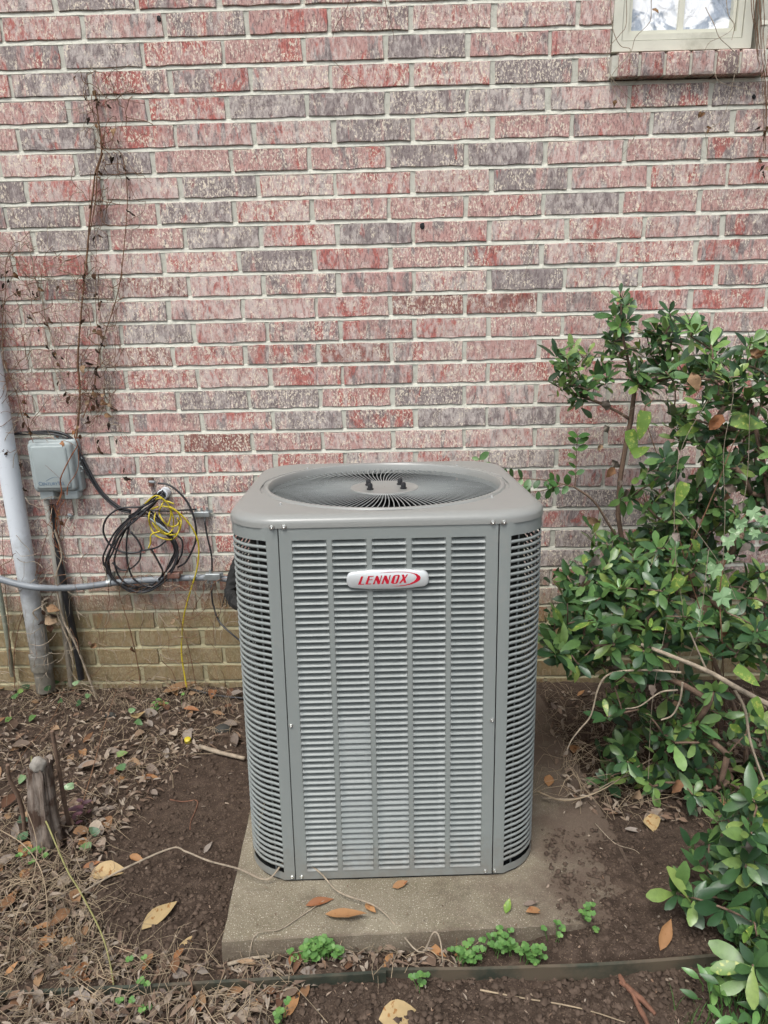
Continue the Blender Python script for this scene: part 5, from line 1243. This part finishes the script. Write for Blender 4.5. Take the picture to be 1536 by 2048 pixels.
# tuber
tu = rooted('dried_tuber', at_ground(1290, 2000)); tag(tu, 'shrivelled red-brown root cluster in the front bed', 'root')
for pix, r in (([(1238, 1962, .012), (1243, 1974, .012), (1252, 1986, .010)], .0045), ([(1250, 1982, .010), (1262, 1994, .010), (1285, 2010, .008), (1310, 2035, .006)], .0058), ([(1262, 1994, .010), (1275, 2020, .008), (1290, 2045, .006), (1300, 2070, .006)], .0045), ([(1240, 1975, .010), (1258, 1990, .010)], .0062)):
    pts = spline([at_surf(x, y, z) for x, y, z in pix], 5); b = MB(); b.tube(pts, lambda t, r=r: r * (.45 + 1.1 * math.sin(math.pi * min(1, t * .8 + .15)) * .6), 8, wob=.12); child(b, 'root', MT['tuber'], tu, 80)
# stump, stakes, stones
st = rooted('tree_stump', at_ground(95, 1690)); tag(st, 'rotten grey tree stump with split bark in the litter', 'stump')
c0 = at_ground(98, 1690); top = at_y(80, 1535, c0.y + .02)
b = MB(); n = 40; rn = random.Random(8); K = 10
for k in range(K + 1):
    t = k / K; c = c0.lerp(top, t) if k else c0 - Vector((0, 0, .03))
    for i in range(n):
        a = 2 * math.pi * i / n; ca, sa_ = math.cos(a), math.sin(a)
        r__ = lerp(.040, .026, t ** .6) * (1 + .35 * noise.noise(Vector((ca * 1.6, sa_ * 1.6, t * .9))) + .22 * noise.noise(Vector((ca * 5, sa_ * 5, t * 1.1))) + .12 * noise.noise(Vector((ca * 13, sa_ * 13, t * 2.5))))
        b.v.append((c.x + r__ * ca, c.y + r__ * sa_, c.z + (.03 * noise.noise(Vector((ca * 3, sa_ * 3, 5))) * t)))
for k in range(K):
    for i in range(n): b.f.append((k * n + i, k * n + (i + 1) % n, (k + 1) * n + (i + 1) % n, (k + 1) * n + i)); b.mi.append(0)
b.f.append(tuple(K * n + i for i in range(n))); b.mi.append(0); child(b, 'trunk', MT['stump'], st, 60)
def rock(name, px, py, sx, sy, sz, mat, label, cat, lift=0, base=None, seed=1):
    bm = bmesh.new(); bmesh.ops.create_icosphere(bm, subdivisions=3, radius=1)
    for v in bm.verts:
        q = v.co * (1 + .3 * noise.noise(v.co * 1.3 + Vector((seed, 0, 0))) + .1 * noise.noise(v.co * 4 + Vector((seed, 3, 0)))); v.co = Vector((q.x * sx, q.y * sy, q.z * sz))
    me = bpy.data.meshes.new(name); bm.to_mesh(me); bm.free(); me.materials.append(mat); me.polygons.foreach_set('use_smooth', [True] * len(me.polygons))
    o = link(name, me); o.location = base if base is not None else at_surf(px, py) + Vector((0, 0, sz * .6 + lift)); tag(o, label, cat); return o
rock('pale_stone', 0, 0, .019, .017, .020, MT['stone'], 'pale round stone resting on top of the stump', 'stone', base=top + Vector((.002, -.01, .016)), seed=4)
rock('dark_rock', 445, 1463, .030, .02, .012, MT['rock'], 'black flat rock on the litter beside the unit', 'rock', seed=2)
rock('dark_rock', 222, 1435, .02, .015, .012, MT['rock'], 'small dark stone among the leaves near the wall', 'rock', seed=7)
b = MB(); pcap = at_surf(377, 1487); b.lathe([(.010, 0), (.0115, .004), (.0105, .017), (.006, .019), (.001, .019)], Matrix.Translation(pcap) @ Matrix.Rotation(.35, 4, 'X'), 16); o = b.build('yellow_plug', MT['yellow']); auto_smooth(o, 40); tag(o, 'small bright yellow plastic plug on the litter', 'plug')
def stake(label, pix, r, d):
    pts = [at_ground(*pix[0])] ; y0 = pts[0].y
    pts += [at_y(x, y, y0 - .01 * i) for i, (x, y) in enumerate(pix[1:])]; pts[0] -= Vector((0, 0, .02))
    b = MB(); b.tube(spline(pts, 4), r, 8, r2=r * .85, wob=.1); o = b.build('cut_stem', MT['bark']); auto_smooth(o, 60); tag(o, label, 'cut stem')
stake('tall cut stem standing behind the stump', [(140, 1655), (128, 1600), (118, 1540), (104, 1462)], .0062, 0)
stake('crooked cut stem with a pale top left of the stump', [(50, 1680), (46, 1630), (36, 1592), (20, 1560), (15, 1530)], .0058, 0)
stake('stubby cut stem right of the stump', [(142, 1715), (147, 1700), (152, 1682)], .0055, 0)

# fallen leaves, each with its own place
def fallen(px, py, Lpx, wr, ang, key, label, lift=.004, shape='lance', tilt=.25, group=None, name='fallen_leaf', seed=None):
    p = at_surf(px, py, lift); s = (p - CAM).length / FPX; L = Lpx * s * .95
    seed = seed if seed is not None else int(px * 7 + py)
    me = leaf_mesh('fallen_leaf', MT[key], L, L * wr, random.uniform(-.25, .4), random.uniform(.25, .8), shape, seed, 7)
    o = link(name, me); a = rad(ang)
    Mx = frame_from((math.cos(a), math.sin(a) * 1.25, random.uniform(-.05, .2)), (random.uniform(-tilt, tilt), random.uniform(-tilt * 1.5, 0), 1)); Mx.translation = p - Mx.to_3x3() @ Vector((0, L / 2, -L * .03)); o.matrix_world = Mx
    if label: tag(o, label, 'leaf', group)
    return o
FL = [(320, 1833, 78, .36, 50, 'tanleaf', 'oval tan leaf with brown specks on bare soil'), (218, 1748, 66, .55, 15, 'tanleaf', 'curled tan leaf at the edge of the litter'),
 (278, 1440, 46, .62, -70, 'tanleaf', 'yellowish broad leaf in the litter below the wall'), (692, 1838, 78, .30, -5, 'orangeleaf', 'largest orange leaf lying on the slab'),
 (640, 1808, 54, .28, 15, 'orangeleaf', 'orange leaf on the slab left of the largest one'), (742, 1822, 34, .4, -45, 'orangeleaf', 'small orange leaf beside the runner on the slab'),
 (800, 1774, 32, .42, 20, 'orangeleaf', 'orange leaf touching the base of the unit'), (1070, 1826, 36, .4, 10, 'orangeleaf', 'orange leaf on the soiled end of the slab'),
 (1016, 1819, 28, .5, 60, 'mottled', 'small yellow-green leaf on the slab'), (1062, 1812, 28, .35, 0, 'greyleaf', 'small grey leaf on the soiled end of the slab'),
 (872, 1908, 50, .3, -35, 'orangeleaf', 'orange leaf propped between slab and edging'), (805, 2040, 82, .62, 5, 'tanleaf', 'broad tan leaf in the front bed, cut off by the picture edge'),
 (585, 2016, 58, .30, 60, 'orangeleaf', 'orange leaf in the front bed below the edging rim'), (150, 1954, 66, .30, -12, 'orangeleaf', 'orange leaf just behind the edging rim'),
 (382, 1880, 52, .2, 38, 'tanleaf', 'narrow tan leaf on bare soil beside the slab'), (298, 1556, 36, .42, 8, 'orangeleaf', 'reddish leaf at the upper edge of the bare soil'),
 (244, 1556, 42, .3, 80, 'orangeleaf', 'upright orange leaf sliver in the litter'), (216, 1652, 44, .5, -50, 'deadleaf', 'brown leaf with a bent tip right of the stump'),
 (222, 1618, 36, .3, 12, 'greyleaf', 'pale grey leaf on the litter right of the stump'), (12, 1812, 44, .55, 80, 'orangeleaf', 'orange leaf at the left picture edge'),
 (50, 1752, 42, .38, -75, 'orangeleaf', 'brown-orange leaf hanging near the stump foot'), (92, 1858, 52, .22, 8, 'orangeleaf', 'narrow reddish leaf on the lower litter'),
 (1098, 1565, 32, .6, 70, 'orangeleaf', 'orange leaf by the slab edge under the azalea'), (1305, 1655, 42, .7, 75, 'tanleaf', 'crumpled tan leaf under the azalea'),
 (1325, 1912, 60, .34, 50, 'orangeleaf', 'long brown leaf lying over the taller edging'), (362, 1386, 70, .5, 5, 'deadleaf', 'large brown leaf at the foot of the yellow cable'),
 (8, 1372, 60, .6, 60, 'orangeleaf', 'big orange leaf by the narrow green pipe'), (1270, 1665, 40, .25, -8, 'greyleaf', 'slim grey leaf on soil under the azalea'),
 (1150, 1500, 30, .7, 60, 'orangeleaf', 'square brown leaf under the bare twig'), (275, 1720, 36, .35, -20, 'orangeleaf', 'small orange leaf on the litter edge'),
 (140, 1890, 44, .4, -25, 'orangeleaf', 'orange leaf caught in straw near the edging'), (95, 1885, 44, .5, 60, 'orangeleaf', 'folded orange leaf standing in the straw'),
 (415, 1700, 32, .3, 65, 'greyleaf', 'grey sliver of leaf on bare soil by the unit'), (620, 1950, 34, .45, 0, 'greyleaf', 'pale torn leaf on the edging rim'), (505, 2000, 60, .3, -50, 'greyleaf', 'long grey leaf in the front bed'), (470, 1990, 56, .35, -70, 'greyleaf', 'curled grey leaf by the edging in the front bed'), (50, 2010, 50, .5, 20, 'deadleaf', 'purple-brown leaf in the front bed corner'), (220, 2010, 44, .5, 40, 'greyleaf', 'grey curled leaf in the front bed'), (360, 1955, 26, .7, 0, 'greyleaf', 'grey round leaf against the edging rim')]
random.seed(9)
for f in FL: fallen(*f)
LIT1 = [(-160, 1366), (485, 1372), (485, 1490), (400, 1515), (310, 1590), (235, 1680), (190, 1760), (180, 1840), (260, 1905), (440, 1930), (440, 1950), (-160, 1978)]
LIT2 = [(1088, 1380), (1700, 1380), (1700, 1650), (1400, 1650), (1210, 1640), (1130, 1590), (1095, 1500)]
LIT3 = [(-160, 2006), (420, 1986), (640, 1976), (520, 2030), (560, 2130), (-160, 2130)]
LIT4 = [(450, 1915), (700, 1900), (930, 1905), (930, 1938), (770, 1943), (450, 1960)]
random.seed(31)
def place(x, y):
    if y > 1975 or (y > 1960 and x < 640): return 'in the front bed, ' + ('left corner' if x < 150 else 'below the thin rim' if x < 350 else 'nearer the middle')
    if x > 1080: return 'under the azalea' + (', close to the slab' if x < 1200 else ', close to its stems')
    if x > 440 and y > 1890: return 'between slab and edging' + (', by the slab corner' if x < 600 else ', by the taller strip')
    row = 'along the wall foot' if y < 1430 else 'level with the stump' if y < 1700 else 'behind the thin edging rim' if y > 1880 else 'below the stump'
    return row + (', at the picture edge' if x < 90 else ', towards the bare soil' if x > 240 else ', in the thick litter')
for k in range(150):
    poly = LIT1 if k < 95 else LIT3 if k < 125 else LIT2 if k < 140 else LIT4
    while True:
        x, y = random.uniform(-20, 1540), random.uniform(1380, 2045)
        if in_poly(x, y, poly): break
    fallen(x, y, random.uniform(20, 42), random.uniform(.3, .62), random.uniform(0, 360), key := random.choice(['deadleaf', 'deadleaf', 'greyleaf', 'orangeleaf', 'litter', 'litter']), {'deadleaf': 'brown ', 'greyleaf': 'grey ', 'orangeleaf': 'small orange ', 'litter': 'dull shredded '}[key] + 'dry leaf ' + place(x, y), random.uniform(.003, .018), random.choice(['oval', 'lance']), .55, 'litter leaves ' + place(x, y))
# litter mass
lg = [leaf_geo(.024, .011, .3, .4, 'oval', i, 3) for i in range(5)] + [leaf_geo(.032, .008, .4, .5, 'lance', i, 3) for i in range(4)]
LM = Leaves()
def litter(poly, n, smin, smax, deep=.018):
    xs = [p[0] for p in poly]; ys = [p[1] for p in poly]; k = 0
    while k < n:
        x, y = random.uniform(min(xs), max(xs)), random.uniform(min(ys), max(ys))
        if not in_poly(x, y, poly): continue
        k += 1; p = at_surf(x, y, random.uniform(.001, deep)); sc = random.uniform(smin, smax)
        Mx = Matrix.Rotation(random.uniform(0, 6.28), 4, 'Z') @ Matrix.Rotation(random.uniform(-.7, .7), 4, 'X') @ Matrix.Rotation(random.uniform(-.7, .7), 4, 'Y') @ Matrix.Diagonal((sc, sc, sc, 1)); Mx.translation = p; LM.add(random.choice(lg), Mx)
litter(LIT1, 4600, .35, 1.1); litter(LIT2, 1300, .5, 1.3); litter(LIT3, 1100, .5, 1.3, .02); litter(LIT4, 330, .4, .9, .012)
litter([(180, 1500), (490, 1500), (480, 1720), (440, 1930), (180, 1930)], 130, .2, .6, .003); litter([(1080, 1600), (1480, 1620), (1480, 1900), (1100, 1900)], 130, .15, .45, .003); litter([(640, 1965), (1480, 1940), (1500, 2060), (560, 2060)], 160, .2, .5, .006); litter([(520, 1780), (1200, 1760), (1280, 1850), (460, 1860)], 90, .1, .3, .002)
o = LM.build('leaf_litter', [MT['litter']]); kind(o, 'stuff'); o['label'] = 'shredded dry leaves covering the bed'
# straw
b = MB()
def straws(poly, n, Lmax, up=.04):
    xs = [p[0] for p in poly]; ys = [p[1] for p in poly]; k = 0
    while k < n:
        x, y = random.uniform(min(xs), max(xs)), random.uniform(min(ys), max(ys))
        if not in_poly(x, y, poly): continue
        k += 1; p = at_surf(x, y, random.uniform(.002, .02)); L = random.uniform(.03, Lmax); a = random.uniform(0, 6.28); c = random.uniform(-1, 1)
        pts = []
        for i in range(4):
            t = i / 3; aa = a + c * t; pts.append(p + Vector((math.cos(aa), math.sin(aa), 0)) * L * t + Vector((0, 0, up * random.uniform(0, 1) * math.sin(math.pi * t * .9))))
        b.tube(pts, random.uniform(.0004, .0009), 3, cap=False)
straws(LIT1, 700, .14, .05); straws([(-160, 1700), (200, 1700), (180, 1840), (260, 1905), (430, 1930), (430, 1960), (-160, 1985)], 420, .12, .03); straws(LIT2, 260, .16, .05); straws(LIT3, 260, .13, .03); straws(LIT4, 50, .08, .02); straws([(1085, 1380), (1300, 1420), (1300, 1640), (1090, 1600)], 160, .2, .05); straws([(30, 1380), (470, 1375), (470, 1420), (30, 1430)], 150, .14, .07)
o = b.build('dry_straw', MT['straw'], None, True); kind(o, 'stuff'); o['label'] = 'thin dry grass stems and rootlets over the bed'
# soil crumbs
b = MB(); rn = random.Random(77)
def crumbs(poly, n, r0, r1):
    xs = [p[0] for p in poly]; ys = [p[1] for p in poly]; k = 0
    while k < n:
        x, y = rn.uniform(min(xs), max(xs)), rn.uniform(min(ys), max(ys))
        if not in_poly(x, y, poly): continue
        k += 1; r = lerp(r0, r1, rn.random() ** 5); p = at_surf(x, y, 0); on = (PADI @ p); r = min(r, .0007) if (0 < on.x < .72 and 0 < on.y < 1) or (0 < on.x < PADX and .3 < on.y < 1) else r; p.z += r * .35; s = len(b.v)
        for dx, dy, dz in ((1, 0, 0), (0, 1, 0), (-1, 0, 0), (0, -1, 0), (0, 0, .8), (.6, .6, .5), (-.6, .5, .5), (0, -.7, .5)): b.v.append((p.x + r * (dx + rn.uniform(-.35, .35)), p.y + r * (dy + rn.uniform(-.35, .35)), p.z + r * (dz + rn.uniform(-.3, .3)) - .0 * r))
        for f in ((0, 1, 5), (1, 2, 6), (2, 3, 7), (3, 0, 7), (5, 1, 6), (6, 2, 7), (7, 0, 5), (5, 6, 4), (6, 7, 4), (7, 5, 4)): b.f.append(tuple(s + i for i in f)); b.mi.append(0)
crumbs([(560, 1968), (1560, 1930), (1560, 2070), (560, 2070)], 3200, .001, .009); crumbs([(180, 1520), (495, 1500), (470, 1720), (440, 1930), (200, 1930)], 3600, .0008, .008)
crumbs([(1080, 1600), (1500, 1620), (1500, 1910), (1100, 1900)], 3400, .0008, .007); crumbs([(440, 1920), (1000, 1900), (1000, 1940), (440, 1960)], 500, .001, .006); crumbs([(520, 1770), (1250, 1740), (1290, 1850), (460, 1860)], 260, .0004, .0015)
o = b.build('soil_crumbs', MT['crumb'], None, True); kind(o, 'stuff'); o['label'] = 'crumbled soil lumps on the dug ground'
# clover and weeds
def leaflet_mesh(i):
    V, F = leaf_geo(.0085, .0095, .0, .15, 'round', i, 3); return mesh_of((V, F), MT['clover'])
CLM = [leaflet_mesh(i) for i in range(4)]
def clover(px, py, wpx, n, label, size=1.0):
    c = at_surf(px, py + 12); e = rooted('clover_plant', c); tag(e, label, 'weed', 'clover plants along the slab')
    for k in range(n):
        q = at_surf(px + random.gauss(0, wpx * .28), py + 10 + random.gauss(0, 7)); h = random.uniform(.012, .05); t = q + Vector((random.uniform(-.012, .012), random.uniform(-.015, .008), h))
        b = MB(); b.tube([q, q.lerp(t, .6) + Vector((0, 0, .004)), t], .0007, 4, cap=False); child(b, 'stem', MT['clover'], e)
        ph = random.uniform(0, 6.28)
        for j in range(3):
            a = ph + j * 2.094; o = link('leaf', random.choice(CLM)); par(o, e); sc = size * random.uniform(.8, 1.35); Mx = frame_from((math.cos(a), math.sin(a), random.uniform(-.1, .35)), (random.uniform(-.2, .2), random.uniform(-.5, 0), 1)) @ Matrix.Diagonal((sc, sc, sc, 1)); Mx.translation = t; o.matrix_basis = Mx
random.seed(12)
clover(640, 1905, 85, 44, 'largest clover clump at the slab front, above the edging rim', 1.1); clover(938, 1912, 60, 26, 'bushy clover clump where the taller edging begins'); clover(1005, 1895, 60, 28, 'clover clump climbing over the slab edge'); clover(1066, 1920, 44, 16, 'small clover clump by the taller edging')
clover(1170, 1828, 26, 6, 'tiny clover on the soiled end of the slab', 1.1); clover(838, 1962, 24, 5, 'pale clover sprig hanging over the edging into the front bed'); clover(297, 1955, 16, 3, 'bright clover sprig behind the thin edging rim', .9); clover(268, 1920, 8, 1, 'single clover leaf on soil left of the slab', 1.1); clover(75, 1712, 40, 7, 'green weed at the foot of the stump'); clover(278, 2012, 60, 4, 'dark green weed in the front bed litter'); clover(1105, 1855, 24, 4, 'thin pale weed on the slab corner'); clover(560, 2036, 20, 4, 'tiny weed at the bottom picture edge'); clover(315, 1410, 60, 8, 'low green weeds at the foot of the wall')
# purple sprig
ps_ = rooted('purple_sprig', at_surf(165, 1650)); tag(ps_, 'dark purple leafy sprig right of the stump', 'sprig')
PL = [leaf_mesh('leaf', MT['purple'], .024, .011, .1, .2, 'oval', i) for i in range(3)]
for k in range(16):
    o = link('leaf', random.choice(PL)); par(o, ps_); a = random.uniform(0, 6.28); Mx = frame_from((math.cos(a), math.sin(a), random.uniform(-.1, .5)), (0, -.4, 1)); Mx.translation = at_surf(165 + random.uniform(-22, 22), 1648 + random.uniform(-14, 14), random.uniform(.015, .06)); o.matrix_basis = Mx
b = MB(); b.tube([at_surf(165, 1660), at_surf(160, 1655, .03), at_surf(170, 1640, .06)], .001, 4); child(b, 'stem', MT['vinestem'], ps_)
# ground ivy near the wall, left
gi = rooted('ground_creeper', at_surf(60, 1420)); tag(gi, 'dark green creeper leaves at the foot of the drain pipe', 'creeper')
GI = [leaf_mesh('leaf', MT['ivy' if i == 0 else 'azalea'], .034, .026, .1, .2, 'heart', i) for i in range(4)]
for x, y in ((80, 1345), (85, 1360), (70, 1372), (105, 1385), (130, 1378), (45, 1400), (150, 1392), (95, 1402), (60, 1380), (210, 1348), (195, 1340), (120, 1410), (30, 1420), (235, 1520), (255, 1560), (150, 1585), (275, 1465), (40, 1655), (60, 1690), (85, 1675), (50, 1560), (185, 1705), (200, 1690), (270, 1440), (20, 1440), (160, 1420), (180, 1405), (70, 1440)):
    o = link('leaf', random.choice(GI)); par(o, gi); a = random.uniform(0, 6.28); Mx = frame_from((math.cos(a), math.sin(a), random.uniform(-.2, .4)), (random.uniform(-.4, .4), -.7, 1)); Mx.translation = at_surf(x, y, random.uniform(.01, .05)); o.matrix_basis = Mx
for pix in ([(60, 1440), (100, 1400), (150, 1390), (200, 1350)], [(20, 1560), (60, 1500), (110, 1440), (130, 1385)]):
    b = MB(); b.tube(spline([at_surf(x, y, .02) for x, y in pix], 6), .0014, 4); child(b, 'stem', MT['vinestem'], gi)
# grass and weeds in the lower right corner
gw = rooted('weed_clump', at_ground(1480, 2040)); tag(gw, 'pale green weed clump in the lower right corner', 'weed')
WL = [leaf_mesh('leaf', MT['azalea_lt' if i < 2 else 'privet'], .038, .014, .25, .25, 'oval', i) for i in range(4)]
for k in range(60):
    x, y = random.uniform(1400, 1600), random.uniform(1945, 2100); p = at_ground(x, y, 0); t = p + Vector((random.uniform(-.02, .02), random.uniform(-.02, .02), random.uniform(.02, .10)))
    if k % 2 == 0:
        b = MB(); b.tube([p, p.lerp(t, .5) + Vector((.004, 0, 0)), t], .0011, 4); child(b, 'stem', MT['privet'], gw)
    o = link('leaf', random.choice(WL)); par(o, gw); a = random.uniform(0, 6.28); Mx = frame_from((math.cos(a), math.sin(a), random.uniform(0, .8)), (0, -.5, 1)) @ Matrix.Diagonal((.9, .9, .9, 1)); Mx.translation = t; o.matrix_basis = Mx
gb = MB(); rn = random.Random(4)
for k in range(190):
    x, y = rn.uniform(1340, 1640), rn.uniform(2000, 2110)
    if x < 1440 and y < 2030: continue
    p = at_ground(x, y); a = rn.uniform(0, 6.28); L = rn.uniform(.02, .06); q = p + Vector((math.cos(a) * L * .4, math.sin(a) * L * .4, L)); w_ = Vector((-math.sin(a), math.cos(a), 0)) * .0011
    m_ = p.lerp(q, .5) + Vector((0, 0, L * .12)); gb.quad(p - w_, p + w_, m_ + w_ * .8, m_ - w_ * .8); gb.quad(m_ - w_ * .8, m_ + w_ * .8, q)
o = gb.build('grass', MT['privet']); kind(o, 'stuff')
